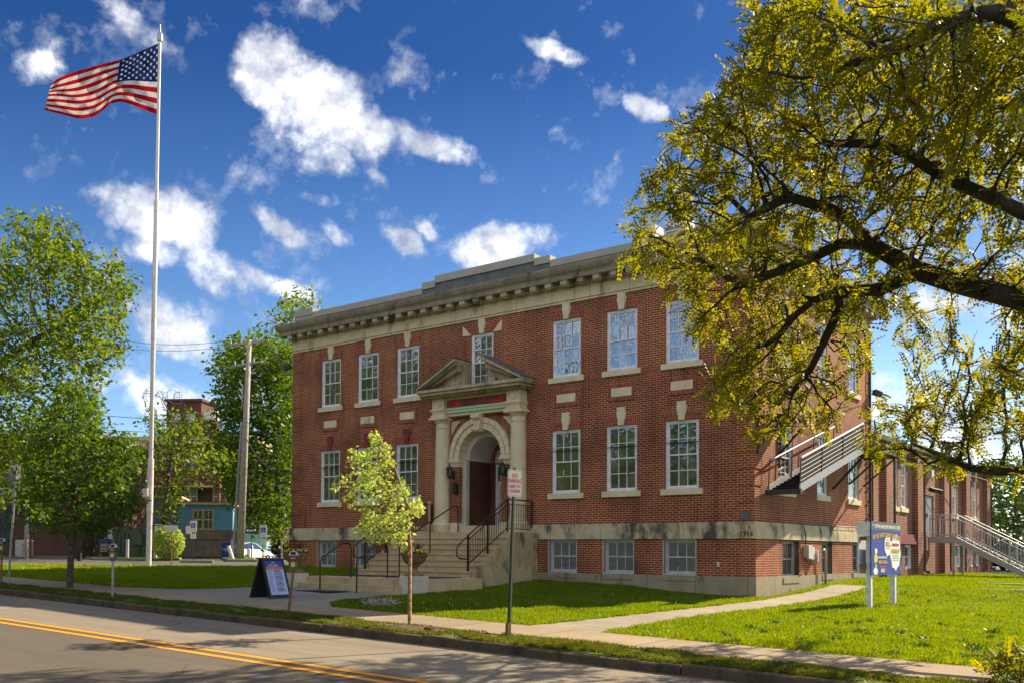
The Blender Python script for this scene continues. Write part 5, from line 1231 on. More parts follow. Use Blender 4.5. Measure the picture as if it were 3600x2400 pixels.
# ------------------------------------------------------------------ street furniture
pbr('sign_white', (.75, .72, .66), rough=.4); pbr('sign_red', (.55, .015, .02), rough=.5); pbr('post_green', (.02, .045, .03), (.03, .03, .025), sc=12, rough=.5)
pbr('meter_grey', (.10, .12, .14), rough=.35, spec=.6); pbr('meter_brown', (.12, .04, .025), rough=.5); pbr('meter_dome', (.45, .5, .55), rough=.2, spec=.8); pbr('yellow_label', (.75, .55, .03), rough=.5)
pbr('rusty', (.16, .07, .03), (.25, .12, .05), sc=14, rough=.8); pbr('sign_blue', (.03, .12, .45), rough=.5)
def frame_at(o, n):
    """origin, facing normal (horizontal) -> (right, up, normal)"""
    n = np.array([n[0], n[1], 0.]); n /= np.linalg.norm(n); r = np.cross([0, 0, 1.], n); return np.array(o, float), r, np.array([0, 0, 1.]), n
def plate(mb, fr, x0, x1, z0, z1, d0, d1, rnd=0.):
    o, r, u, n = fr; pts = []
    if rnd:
        for (cx, cz, a0) in ((x1 - rnd, z1 - rnd, 0), (x0 + rnd, z1 - rnd, 90), (x0 + rnd, z0 + rnd, 180), (x1 - rnd, z0 + rnd, 270)):
            for k in range(4): a = R(a0 + k * 30); pts.append((cx + rnd * math.cos(a), cz + rnd * math.sin(a)))
    else: pts = [(x1, z1), (x0, z1), (x0, z0), (x1, z0)]
    m_ = len(pts); vs = [o + r * x + u * z + n * d1 for x, z in pts] + [o + r * x + u * z + n * d0 for x, z in pts]
    mb.add(vs, [tuple(range(m_)), tuple(range(m_, 2 * m_))[::-1]] + [(i, m_ + i, m_ + (i + 1) % m_, (i + 1) % m_) for i in range(m_)])
# no parking sign
B0 = np.array([10.66, -12.22, G(10.66, -12.22)]); t = thing('no_parking_sign', 'white and red no parking sign on a dark green channel post by the kerb', 'sign', tuple(B0)); top = B0 + np.array([.075, .055, 2.93])
cdv = CAM - B0; ang = math.atan2(cdv[1], cdv[0]) + R(38); nrm = (math.cos(ang), math.sin(ang))
P = MB(); P.bar(B0 - [0, 0, .1], top, .045, .03); P.bar(B0 + np.array([.03, 0, -.1]), top + np.array([.02, 0, 0]), .012, .045); P.build('post', 'post_green', t)
P = MB(); P.bar(B0 + np.array([.0, -.02, -.05]), B0 + np.array([.01, -.02, .24]), .065, .05); P.build('post_base', 'rusty', t)
fr = frame_at(B0 + np.array([.07, .04, 2.66]), nrm); P = MB(); plate(P, fr, -.155, .155, -.235, .235, .03, .034, .03); pan = P.build('panel', 'sign_white', t)
P = MB(); o, r, u, n_ = fr
ringp = []; 
for (cx, cz, a0) in ((.115, .195, 0), (-.115, .195, 90), (-.115, -.195, 180), (.115, -.195, 270)):
    for k in range(5): a = R(a0 + k * 22.5); ringp.append((cx + .028 * math.cos(a), cz + .028 * math.sin(a)))
m_ = len(ringp); vs = [o + r * x + u * z + n_ * .0365 for x, z in ringp] + [o + r * x * .955 + u * z * .97 + n_ * .0365 for x, z in ringp]
P.add(vs, [(i, (i + 1) % m_, m_ + (i + 1) % m_, m_ + i) for i in range(m_)]); P.build('border', 'sign_red', pan)
for s_, z, sz_ in (('NO', .13, .105), ('PARKING', .035, .095), ('HERE TO', -.06, .075), ('CORNER', -.14, .075)): text(s_, sz_, 'sign_red', o + u * z + n_ * .036, r, u, pan, depth=.001, sx=.72 if s_ == 'PARKING' else .8, bold=.0015)
# parking meters
def meter(x, y, label, pole='galv', lean=(0, 0), h=1.0, num=True):
    z = G(x, y); t = thing('parking_meter', label, 'parking meter', (x, y, z), 'parking meters along the kerb'); b = np.array([x, y, z]); tp = b + np.array([lean[0], lean[1], h])
    P = MB(); P.tube([b - [0, 0, .05], tp - [0, 0, .12]], .029, 10); P.build('pole', pole, t, smooth=30)
    c = tp; fr = frame_at(c, (.55, -.83)); P = MB()
    o, r, u, n = fr
    def shell(P, secs):
        for k in range(len(secs) - 1):
            (z0, w0, d0), (z1, w1, d1) = secs[k], secs[k + 1]; q = []
            for (zz, w, d) in ((z0, w0, d0), (z1, w1, d1)): q += [o + r * sx * w + u * zz + n * sy * d for sx, sy in ((-1, -1), (1, -1), (1, 1), (-1, 1))]
            P.add(q, [(3, 2, 1, 0), (4, 5, 6, 7), (0, 1, 5, 4), (1, 2, 6, 5), (2, 3, 7, 6), (3, 0, 4, 7)])
    shell(P, [(-.16, .035, .035), (-.10, .075, .055), (.06, .078, .058)]); P.build('vault', 'meter_grey', t)
    P = MB(); shell(P, [(.062, .080, .05), (.17, .095, .055)]); hd = P.build('housing', 'meter_brown', t)
    P = MB(); pts = [(math.cos(PI * k / 10) * .095, .172 + math.sin(PI * k / 10) * .10) for k in range(11)]; m_ = len(pts)
    P.add([o + r * x_ + u * z_ + n * .045 for x_, z_ in pts] + [o + r * x_ + u * z_ - n * .045 for x_, z_ in pts], [tuple(range(m_)), tuple(range(m_, 2 * m_))[::-1]] + [(i, m_ + i, m_ + (i + 1) % m_, (i + 1) % m_) for i in range(m_)]); P.build('dome', 'meter_dome', t)
    P = MB(); plate(P, fr, -.05, .05, .19, .245, .046, .05, .01); P.build('display', 'glass_dark', t)
    P = MB(); plate(P, fr, -.035, .045, -.06, .03, .058, .061); P.build('label_plate', 'yellow_label', t)
    if num: text('9765', .05, 'sign_white', o + u * .115 + n * .056, r, u, hd, depth=.001)
meter(-1.30, -12.63, 'grey and brown parking meter standing by the maple trunk', h=1.06)
meter(5.03, -12.40, 'grey and brown parking meter on a leaning brownish pole by the sandwich board', pole='rusty', lean=(.10, .05), h=1.06)
p = W2(4, 2050); meter(p[0], p[1], 'parking meter with rusty pole cut by the left edge of the photo', pole='rusty', h=1.06)
# street pole with sign seen edge on
p = W2(28, 2055); t = thing('street_sign', 'thin galvanised street sign pole in front of the big lettered board', 'sign', (p[0], p[1], G(*p))); P = MB(); b = np.array([p[0], p[1], G(*p)]); P.tube([b - [0, 0, .1], b + [.20, .08, 3.45]], .032, 10); P.build('pole', 'galv', t, smooth=30)
fr = frame_at(b + np.array([.18, .07, 3.2]), (-1, .05)); P = MB(); plate(P, fr, -.15, .15, -.22, .22, .03, .034, .02); P.build('panel', 'galv', t)
# sandwich board
def A_(x, y): return x, y
zb = G(1.2, -9.9) + .02; t = thing('sandwich_board', 'black a-frame sandwich board with a pale blue event list on the sidewalk', 'sandwich board', (1.25, -9.85, zb)); y0, y1 = -10.18, -9.52
pbr('board_black', (.018, .018, .02), rough=.5); pbr('poster_pale', (.42, .47, .72), (.38, .43, .68), sc=2, rough=.35); pbr('poster_blue', (.02, .06, .36), rough=.35); pbr('poster_orange', (.6, .16, .05), rough=.4); pbr('ink', (.05, .05, .10), rough=.6)
def leanpt(f, s_): return (1.25 + s_ * (.40 - .36 * f), zb + f * .98)
for s_ in (1, -1):
    P = MB(); (xa_, za_), (xb_, zb_) = leanpt(0, s_), leanpt(1, s_)
    vs = [(xa_, y0, za_), (xa_, y1, za_), (xb_, y1, zb_), (xb_, y0, zb_)]; vs += [(x - s_ * .03, y, z) for x, y, z in vs]
    P.add(vs, [(0, 1, 2, 3), (7, 6, 5, 4), (0, 4, 5, 1), (1, 5, 6, 2), (2, 6, 7, 3), (3, 7, 4, 0)]); 
    for yy in (y0, y1 - .05): P.bar((xa_ + s_ * .012, yy + .025, za_ - .02), (xb_ + s_ * .012, yy + .025, zb_), .05, .03)
    P.build('board', 'board_black', t)
for k in range(3):
    P = MB(); yc = y0 + .13 + k * .2; P.tube([(1.25, yc - .06, zb + .97), (1.25, yc - .045, zb + 1.04), (1.25, yc + .045, zb + 1.04), (1.25, yc + .06, zb + .97)], .014, 6); P.build('handle', 'board_black', t)
ux_ = np.array([0, 1., 0]); (xa_, za_), (xb_, zb_) = leanpt(0, 1), leanpt(1, 1); uz_ = np.array([xb_ - xa_, 0, zb_ - za_]); uz_ /= np.linalg.norm(uz_); nn_ = np.cross(ux_, uz_)
def bp_(f0, f1, g0, g1, off):   # patch on board face, f up fraction 0..1, g across
    o_ = np.array([xa_, y0, za_]); Lh = 1.04; wv = y1 - y0
    return [o_ + ux_ * g * wv + uz_ * f * Lh + nn_ * off for f, g in ((f0, g0), (f0, g1), (f1, g1), (f1, g0))]
P = MB(); P.add(bp_(.08, .93, .09, .91, .014), [(0, 1, 2, 3)]); po = P.build('poster', 'poster_pale', t)
P = MB(); P.add(bp_(.78, .93, .09, .91, .016), [(0, 1, 2, 3)]); P.build('poster_header', 'poster_blue', po)
P = MB(); P.add(bp_(.72, .78, .09, .91, .016), [(0, 1, 2, 3)]); P.build('poster_stripe', 'poster_orange', po)
P = MB(); rr = random.Random(2)
for k in range(11):
    f = .69 - k * .052; P.add(bp_(f, f + .012, .15, .15 + rr.uniform(.14, .2), .017), [(0, 1, 2, 3)])
    for q in range(2 if k % 3 else 3): P.add(bp_(f - .016 * q + .012, f - .016 * q + .02, .42, .42 + rr.uniform(.3, .42), .017), [(0, 1, 2, 3)])
P.build('poster_text', 'ink', po)
o_ = np.array([xa_, y0, za_]); text('UPTOWN', .075, 'sign_white', o_ + ux_ * .3 + uz_ * .845 + nn_ * .018, ux_, uz_, po, depth=.001)
P = MB()
for k in range(10): a = PI * (k + .5) / 10; c = o_ + ux_ * .3 + uz_ * .875 + nn_ * .018; P.bar(c + ux_ * .045 * math.cos(a) + uz_ * .045 * math.sin(a), c + ux_ * .09 * math.cos(a) + uz_ * .075 * math.sin(a), .012, .003)
P.build('sunburst_logo', 'sign_white', po)
# urn planters
pbr('terracotta', (.30, .18, .07), (.22, .13, .05), sc=7, rough=.75, c3=(.14, .09, .05)); pbr('flower_yellow', (.85, .72, .08), rough=.6); pbr('flower_white', (.8, .8, .6), rough=.6); pbr('leaf_purple', (.07, .015, .03), (.10, .02, .03), rough=.5)
def urn(x, y, zb, label, seed):
    t = thing('planter_urn', label, 'planter', (x, y, zb), 'urn planters flanking the lower steps'); c = (x, y, zb); P = MB()
    P.box(x - .19, y - .19, zb, x + .19, y + .19, zb + .06); P.lathe([(.17, .06), (.16, .09), (.10, .14), (.085, .2), (.10, .24), (.15, .27), (.15, .30), (.19, .32), (.27, .38), (.33, .47), (.35, .55), (.37, .57), (.37, .60), (.33, .60), (.31, .54), (.05, .52)], c, 28); P.build('urn', 'terracotta', t, smooth=40)
    rng = np.random.default_rng(seed); p = blob(rng, (x, y, zb + .60), (.36, .36, .12), 700); V, F = leaves_rhomb(rng, p, .075, .1); npmesh('foliage', V, F, 'leaf_green', t, c)
    P = MB()
    for k in range(70):
        a = rng.uniform(0, 2 * PI); r_ = .36 * math.sqrt(rng.random()); q = np.array([x + r_ * math.cos(a), y + r_ * math.sin(a), zb + .66 + rng.uniform(-.03, .07)]); P.lathe([(.005, -.01), (.022, .0), (.012, .014)], q, 6)
    P.build('blossoms', 'flower_yellow', t)
    P = MB()
    for k in range(26):
        a = rng.uniform(0, 2 * PI); l = rng.uniform(.3, .46); s_ = rng.uniform(.15, .7); q0 = np.array([x + .02, y + .1, zb + .6]); d = np.array([math.cos(a) * s_, math.sin(a) * s_, 1.]); d /= np.linalg.norm(d); sd_ = np.cross(d, [0, 0, 1.]); sd_ /= np.linalg.norm(sd_) + 1e-9
        P.add([q0 - sd_ * .012, q0 + sd_ * .012, q0 + d * l * .6 + sd_ * .01, q0 + d * l + np.array([0, 0, -.03]), q0 + d * l * .6 - sd_ * .01], [(0, 1, 2, 3, 4)])
    P.build('spiky_leaves', 'leaf_purple', t)
def block(x, y, label):
    z = G(x, y); P = MB(); P.box(x - .28, y - .28, z - .2, x + .28, y + .28, .93); tag(P.build('plinth', 'pale_concrete', origin=(x, y, z), bevel=.012), label, 'plinth', 'plinths beside the lower steps')
block(-1.88, -6.45, 'pale concrete plinth under the left urn planter'); block(2.75, -6.2, 'pale concrete plinth under the right urn planter, behind the sapling')
urn(-1.88, -6.45, .93, 'tan urn planter of yellow flowers left of the lower steps', 1); urn(2.75, -6.2, .93, 'tan urn planter with dark spiky leaves right of the lower steps', 2)
# lawn sign
z0 = G(13.3, -1.05); t = thing('lawn_sign', 'large blue theatre billboard on two white posts standing in the side lawn', 'sign', (13.3, 0, z0)); XS2 = 13.42
pbr('sign_navy', (.05, .055, .11), rough=.4); pbr('sign_blue2', (.035, .06, .30), (.045, .07, .34), sc=2, rough=.6, spec=.2); pbr('ink_yellow', (.70, .40, .02), rough=.5); pbr('ink_white', (.8, .8, .72), rough=.5); pbr('ink_red', (.5, .02, .02), rough=.5); pbr('gold_art', (.65, .6, .10), (.5, .45, .15), sc=12, rough=.5); pbr('ink_grey', (.25, .25, .25), rough=.6)
for y in (-1.05, .95): P = MB(); P.box(XS2 - .15, y - .06, G(13.3, y) - .1, XS2 - .03, y + .06, 2.36); P.build('post', 'white_paint', t)
P = MB(); P.box(XS2 - .03, -1.17, 1.08, XS2, 1.32, 2.42); pn = P.build('panel', 'sign_blue2', t)
P = MB(); P.box(XS2, -1.17, 2.20, XS2 + .004, 1.32, 2.42); P.build('header_band', 'sign_navy', pn)
P = MB(); P.box(XS2 - .34, -1.16, 1.12, XS2 - .30, 1.3, 2.40); P.build('back_panel', 'white_paint', t)
P = MB(); P.box(XS2 - .32, -1.19, 2.06, XS2 - .04, -1.165, 2.41); P.build('end_board', 'white_paint', t)
for z in (1.95, 1.25): P = MB(); P.box(XS2 - .31, -1.15, z, XS2 - .14, -1.0, z + .1); P.build('spacer_block', 'rusty', t)
ex, ez = (0, 1, 0), (0, 0, 1); ft = lambda y, z: (XS2 + .008, y, z)
text('UPTOWN KNAUER PERFORMING ARTS CENTER', .125, 'ink_white', ft(.17, 2.30), ex, ez, pn, depth=.002, sx=.80, bold=.002)
text('NEW YORK THEATRE IS COMING TO WEST CHESTER', .15, 'ink_yellow', ft(.10, 2.09), ex, ez, pn, depth=.002, sx=.66, bold=.003, arc=.06)
def blobshape(P, cy, cz, ry, rz, lob, ph=0):
    pts = [(cy + ry * math.cos(a) * (1 + .06 * math.cos(lob * a + ph)), cz + rz * math.sin(a) * (1 + .06 * math.cos(lob * a + ph))) for a in [2 * PI * k / 48 for k in range(48)]]
    P.prism(pts, 'x', XS2, XS2 + .005)
P = MB(); blobshape(P, .17, 1.83, .27, .27, 7); w1 = P.build('white_bubble', 'ink_white', pn)
P = MB(); blobshape(P, .83, 1.66, .44, .46, 9, 1.); w2 = P.build('white_bubble', 'ink_white', pn)
ft = lambda y, z: (XS2 + .009, y, z)
text('R.T.C.', .17, 'ink_red', ft(.17, 1.86), ex, ez, w1, depth=.002, sx=.8, bold=.003); P = MB(); P.box(XS2 + .006, 0, 1.75, XS2 + .009, .34, 1.765); P.box(XS2 + .006, 0, 1.97, XS2 + .009, .34, 1.985); P.build('underline', 'ink_red', w1)
text("Monty Python's", .11, 'ink_red', ft(.83, 1.86), ex, ez, w2, depth=.002, sx=.85, bold=.004); text('SPAMALOT', .17, 'ink_yellow', ft(.83, 1.68), ex, ez, w2, depth=.002, sx=.85, bold=.004)
P = MB()
for z in (1.57, 1.53, 1.49, 1.44, 1.98): P.box(XS2 + .006, .55, z, XS2 + .009, 1.12, z + .014)
P.build('small_print', 'ink_grey', w2)
ft = lambda y, z: (XS2 + .008, y, z)
text('GET YOUR TICKETS TODAY!', .07, 'ink_white', ft(-.30, 1.52), ex, ez, pn, depth=.002, sx=.8, bold=.002); text('MARCH 31-APRIL 16', .11, 'ink_yellow', ft(-.26, 1.40), ex, ez, pn, depth=.002, sx=.75, bold=.004)
P = MB(); P.box(XS2 + .004, -.5, 1.27, XS2 + .007, -.02, 1.31); P.build('web_line', 'ink_red', pn); text('$25-$51', .12, 'ink_white', ft(-.26, 1.19), ex, ez, pn, depth=.002, sx=.8, bold=.004)
P = MB(); blobshape(P, -.82, 1.50, .14, .13, 3); P.prism([(-.86, 1.4), (-.78, 1.4), (-.76, 1.25), (-.88, 1.25)], 'x', XS2, XS2 + .005); P.build('goblet_art', 'gold_art', pn)
P = MB(); blobshape(P, -.84, 1.18, .17, .09, 6); blobshape(P, -.80, 1.68, .10, .07, 5); P.build('cloud_art', 'ink_white', pn)
P = MB(); rr = random.Random(9)
for k in range(9):
    y = -1.0 + rr.random() * .5; z = 2.26 + .07 * 0; a = PI * (k + .5) / 9; P.bar((XS2 + .008, -1.05 + .05 * math.cos(a), 2.30 + .03 * math.sin(a)), (XS2 + .008, -1.05 + .085 * math.cos(a), 2.30 + .07 * math.sin(a)), .012, .003)
P.build('sunburst_logo', 'ink_white', pn)
# brick, plywood and straw lying about
P = MB(); P.box(9.05, -12.62, G(9.1, -12.6), 9.22, -12.53, G(9.1, -12.6) + .07); tag(P.build('loose_brick', 'red_stone', origin=(9.13, -12.57, G(9.1, -12.6))), 'small dark brick lying on the verge right of the sapling', 'brick')
rng = np.random.default_rng(77); p = blob(rng, (4.9, -9.6, G(4.9, -9.6) + .08), (.5, .28, .10), 500); V, F = leaves_rhomb(rng, p, .16, .0, wid=.12)
pbr('straw', (.42, .40, .28), (.32, .31, .22), rough=.9)
o = npmesh('dry_brush', V, F, 'straw', None, (4.9, -9.6, G(4.9, -9.6))); tag(o, 'tangle of pale dry brush lying in the shaded lawn near the sidewalk', 'brush')
# earth ring at the sapling
b = MB(); n = 24; vs = [(8.5 + 1.0 * math.cos(2 * PI * k / n) * (1 + .1 * math.sin(5 * k)), -12.5 + .34 * math.sin(2 * PI * k / n), 0) for k in range(n)]; vs = [(x, y, G(x, y) + .012) for x, y, _ in vs] + [(8.4, -12.4, G(8.4, -12.4) + .05)]
b.add(vs, [(k, (k + 1) % n, n) for k in range(n)]); struct('soil_patch', b, 'soil')
for x, y, l in ((15.5, 5.5, 2.6), (14.4, 9.0, 1.6)):
    P = MB(); P.box(x - l / 2, y - .07, G(x, y) + .03, x + l / 2, y + .07, G(x, y) + .07); o = P.build('plank', 'galv_pale', origin=(x, y, G(x, y))); o.rotation_euler[2] = -.25; tag(o, 'pale plank lying in the side lawn, %s of the two' % ('longer' if l > 2 else 'shorter and farther'), 'plank')
# ------------------------------------------------------------------ flagpole and flag
FB_ = np.array([-14.88, -3.21, G(-14.88, -3.21)]); t = thing('flagpole', 'very tall white stepped metal flagpole standing at the edge of the left lawn', 'flagpole', tuple(FB_)); FT = at(563, 108, 42.2)
P = MB(); sg = FT - FB_; P.tube([FB_ + sg * f for f in (0, .10)], .11, 16); P.tube([FB_ + sg * f for f in (.10, .2)], .125, 16); P.tube([FB_ + sg * f for f in (.2, .42)], .088, 16); P.tube([FB_ + sg * f for f in (.42, .68)], .10, 16); P.tube([FB_ + sg * f for f in (.68, .985)], [.072, .056], 16)
pbr('pole_white', (.72, .66, .62), (.6, .52, .5), sc=6, rough=.4, spec=.6)
P.build('pole', 'pole_white', t, smooth=40); P = MB(); P.tube([FT - sg * .02, FT - sg * .008, FT - sg * .003], [.11, .12, .05], 12); P.tube([FT - sg * .004, FT + sg * .012], [.03, .012], 8); P.build('finial', 'galv', t)
P = MB(); hp = FB_ + sg * .135; P.box(hp[0] - .2, hp[1] - .26, hp[2] - .15, hp[0] + .16, hp[1] - .08, hp[2] + .2); P.build('cleat_cover', 'pole_white', t, bevel=.03)
P = MB(); P.tube([FB_ + sg * .1 + [.17, -.1, 0], FB_ + sg * .96 + [.09, -.06, 0]], .012, 5); P.build('halyard', 'galv_pale', t)
tu = [(0, 564, 150), (.15, 516, 172), (.4, 424, 212), (.55, 350, 228), (.78, 235, 262), (.93, 190, 285), (1, 178, 300)]
bu = [(0, 563, 408), (.15, 510, 388), (.3, 445, 361), (.4, 398, 357), (.58, 337, 410), (.75, 283, 421), (1, 148, 385)]
def ip(tab, u, k): return float(np.interp(u, [q[0] for q in tab], [q[k] for q in tab]))
def sip(tab, u, k): return sum(ip(tab, clampf(u + d, 0, 1), k) for d in (-.05, -.025, 0, .025, .05)) / 5
def flagp(u, v):
    x = sip(tu, u, 1) + (sip(bu, u, 1) - sip(tu, u, 1)) * v; y = sip(tu, u, 2) + (sip(bu, u, 2) - sip(tu, u, 2)) * v
    y += 7 * math.sin(u * 9 + v * 5) * u * (1 - abs(2 * v - 1)) ; 
    d = 42.2 + u * 1.6 + .62 * u * math.sin(7.5 * u + 2.2 * v) + .17 * min(1, u * 4) * math.sin(24 * u + 9 * v * v) + .07 * min(1, u * 5) * math.sin(47 * u - 14 * v) * (v > .0)
    return at(x, y, d)
m, g, out = newmat('flag_cloth'); uvn = g.n('ShaderNodeUVMap'); ux2, uy2, _ = g.xyz(uvn.outputs[0])
st_ = g.math('GREATER_THAN', g.math('FRACT', g.math('MULTIPLY', uy2, 6.5)), .5)   # v=0 top: red first
col = g.mix(st_, (.36, .008, .015), (.58, .56, .55)); can = g.math('MULTIPLY', g.math('LESS_THAN', ux2, .40), g.math('LESS_THAN', uy2, 7 / 13)); col = g.mix(can, col, (.012, .022, .12))
d_ = g.n('ShaderNodeBsdfDiffuse'); g.put(d_, 0, col); tr_ = g.n('ShaderNodeBsdfTranslucent'); g.put(tr_, 0, col); mx = g.n('ShaderNodeMixShader'); mx.inputs[0].default_value = .25; g.put(mx, 1, d_.outputs[0]); g.put(mx, 2, tr_.outputs[0]); g.put(out, 0, mx.outputs[0]); MATS['flag_cloth'] = m
NU, NV = 110, 52; P = MB(); P.add([flagp(i / NU, j / NV) for j in range(NV + 1) for i in range(NU + 1)], [(j * (NU + 1) + i, (j + 1) * (NU + 1) + i, (j + 1) * (NU + 1) + i + 1, j * (NU + 1) + i + 1) for j in range(NV) for i in range(NU)])
fo = flagp(0, .5); fl = P.build('flag', 'flag_cloth', origin=tuple(fo), smooth=1); tag(fl, 'stars and stripes flag streaming left from the top of the pole', 'flag')
uvl = fl.data.uv_layers.new(name='UVMap'); 
for lp in fl.data.loops: i = lp.vertex_index % (NU + 1); j = lp.vertex_index // (NU + 1); uvl.data[lp.index].uv = (i / NU, j / NV)
vc = (np.array(CAM) - fo); vc /= np.linalg.norm(vc); P = MB()
for row in range(9):
    for colm in range(6 if row % 2 == 0 else 5):
        cu_ = .4 * ((colm * 2 + (1 if row % 2 == 0 else 2)) / 12); cv_ = (7 / 13) * ((row + 1) / 10)
        for off in (.03, -.03):
            pts = []
            for k in range(10):
                rr_ = (.0162 if k % 2 == 0 else .0066); a = PI / 2 + PI * k / 5; pts.append(flagp(max(0, cu_ + rr_ * math.cos(a)), max(0, cv_ - rr_ * 1.9 * math.sin(a))) + vc * off)
            P.add(pts + [flagp(cu_, cv_) + vc * off], [(k, (k + 1) % 10, 10) for k in range(10)])
P.build('stars', 'ink_white', fl, kind='stuff')
# ------------------------------------------------------------------ utility pole and wires
UB = at(843, 1965, 50.9); UB[2] = G(UB[0], UB[1]); UT = at(877, 1195, 50.9); t = thing('utility_pole', 'tall weathered wooden utility pole leaning right with crossarms near the parking lot', 'utility pole', tuple(UB)); P = MB()
P.tube([UB - [0, 0, .2], UB + (UT - UB) * .5, UT], [.20, .165, .115], 14); P.build('pole', 'pole_wood', t, smooth=1)
rv = RT.copy(); rv[2] = 0; rv /= np.linalg.norm(rv)
for f, l in ((.985, 1.5), (.89, 1.1)):
    c = UB + (UT - UB) * f; P = MB(); P.bar(c - rv * l * .75 + [0, 0, -.12], c + rv * l * .65 + [0, 0, .15], .1, .1); ca = P.build('crossarm', 'pole_wood', t)
    P = MB()
    for q in (-.9, -.4, .35): P.tube([c + rv * l * q * .7 + [0, 0, .06 + q * .1], c + rv * l * q * .7 + [0, 0, .26 + q * .1]], [.05, .04], 8)
    P.build('insulators', 'galv', ca)
P = MB()
for q in (.72, .75, .78): c = UB + (UT - UB) * q; P.tube([c - rv * .2, c - rv * .42 + [0, 0, .35]], .04, 6)
P.tube([UB + (UT - UB) * .8 - rv * .25, UB + (UT - UB) * .72 - rv * .25, UB + (UT - UB) * .65], .02, 5); P.build('cutouts', 'galv', t)
P = MB(); P.tube([UB + rv * -.36, UB + (UT - UB) * .45 - rv * .26, UB + (UT - UB) * .62 - rv * .2], .07, 8); P.build('conduit', 'galv', t); P = MB(); P.tube([UB - rv * .36 + [0, 0, .2], UB - rv * .38 + [0, 0, 1.1]], [.2, .09], 10); P.build('cable_guard', 'galv', t)
def wire(a, b, sag, r, label):
    a = np.array(a); b = np.array(b); pts = [a + (b - a) * k / 16 - np.array([0, 0, sag * 4 * (k / 16) * (1 - k / 16)]) for k in range(17)]; P = MB(); P.tube(pts, r, 5); tag(P.build('overhead_wire', 'dark_pipe', origin=tuple(a)), label, 'wire', 'overhead wires on the utility pole')
uc = lambda f, q=0.: UB + (UT - UB) * f + rv * q
wl = 'thin wire running left from the utility pole, %s'
wire(uc(1., -.8), at(300, 1158, 75), .6, .013, wl % 'uppermost of five'); wire(uc(.99, .3), at(300, 1195, 75), .6, .013, wl % 'second from the top'); wire(uc(.63), at(-40, 1410, 70), .3, .016, wl % 'third from the top'); wire(uc(.58), at(-40, 1470, 70), .3, .014, wl % 'fourth from the top'); wire(uc(.52), at(-40, 1530, 70), .3, .014, wl % 'lowest of five')
wr = 'thin wire running right from the utility pole, %s'
wire(uc(1., .8), (-9.95, .6, 8.9), .3, .013, wr % 'uppermost, to the brick front corner'); wire(uc(.97, .9), (-9.95, 1.2, 8.3), .3, .013, wr % 'second from the top'); wire(uc(.63), (-9.95, 1.0, 6.3), .35, .016, wr % 'third from the top'); wire(uc(.56), (-9.95, 1.4, 5.6), 1.3, .03, wr % 'thick sagging one with a splice'); wire(uc(.42), (-9.95, .8, 4.2), .2, .016, wr % 'fourth, low over the cars'); wire(uc(.40), (-9.95, .8, 3.9), .2, .014, wr % 'lowest')
wire((HX - .1, 14.0, 5.6), (13.5, 60, 5.2), .4, .014, 'thin dark cable strung along the drill hall wall toward the far trees')
# ------------------------------------------------------------------ parking lot things
pbr('cabinet_green', (.055, .075, .055), (.07, .09, .065), sc=3, rough=.5); pbr('fence_wood', (.30, .22, .15), (.20, .15, .10), sc=2.5, rough=.9)
class LF:
    """box helper in a frame that runs along the picture's right direction (rotated by a) at a ground point"""
    def __init__(s, px, py, dist, a=0., zoff=0.):
        p = at(px, py, dist); s.o = np.array([p[0], p[1], G(p[0], p[1]) + zoff]); y = YAW + R(a); s.u = np.array([math.cos(y), math.sin(y), 0]); s.v = np.array([-math.sin(y), math.cos(y), 0]); s.k = dist * math.cos(0) / FPX
    def pt(s, u, v, z): return s.o + s.u * u + s.v * v + np.array([0, 0, z])
    def box(s, P, u0, u1, v0, v1, z0, z1):
        q = [s.pt(u, v, z) for z in (z0, z1) for u, v in ((u0, v0), (u1, v0), (u1, v1), (u0, v1))]
        P.add(q, [(0, 3, 2, 1), (4, 5, 6, 7), (0, 1, 5, 4), (1, 2, 6, 5), (2, 3, 7, 6), (3, 0, 4, 7)])
f = LF(400, 1964, 53); t = thing('transformer_cabinet', 'large dark green electrical cabinet behind the flagpole', 'cabinet', tuple(f.o)); P = MB()
f.box(P, -.1, 1.3, 0, 1.2, .1, 1.62); P.build('body', 'cabinet_green', t, bevel=.03); P = MB(); f.box(P, 1.3, 2.0, .1, 1.2, .1, 1.75); f.box(P, 1.26, 2.05, .05, 1.25, 1.75, 1.8); P.build('side_unit', 'cabinet_green', t, bevel=.02)
P = MB()
for k in range(4): f.box(P, .05 + .2 * k, .13 + .2 * k, -.06, 0, .3, 1.35)
P.build('fins', 'cabinet_green', t); P = MB(); f.box(P, .95, 1.45, -.18, 0, .75, 1.3); P.build('switch_box', 'cabinet_green', t)
for i, (px, lb) in enumerate(((447, 'left of the flagpole base'), (545, 'right of the flagpole base'))):
    f = LF(px, 1968, 50.5); P = MB(); P.tube([f.pt(0, 0, 0), f.pt(0, 0, 1.02)], .075, 12); tag(P.build('bollard', 'galv_pale', origin=tuple(f.o)), 'pale grey steel bollard ' + lb, 'bollard', 'bollards guarding the cabinet')
f = LF(348, 1968, 51); t = thing('notice_board', 'low dark notice board with blue heading beside the parking lot island', 'sign', tuple(f.o)); P = MB(); f.box(P, 0, .05, -.03, .03, 0, 1.0); f.box(P, .62, .67, -.03, .03, 0, 1.0); P.build('posts', 'black_metal', t)
P = MB(); f.box(P, .0, .67, -.06, -.03, .35, 1.02); pn = P.build('panel', 'board_black', t); P = MB(); f.box(P, .01, .66, -.065, -.06, .88, 1.01); P.build('heading', 'poster_blue', pn); P = MB()
for k in range(6): f.box(P, .06, .4 + .04 * (k % 3), -.065, -.06, .42 + .07 * k, .435 + .07 * k)
P.build('small_print', 'ink_white', pn)
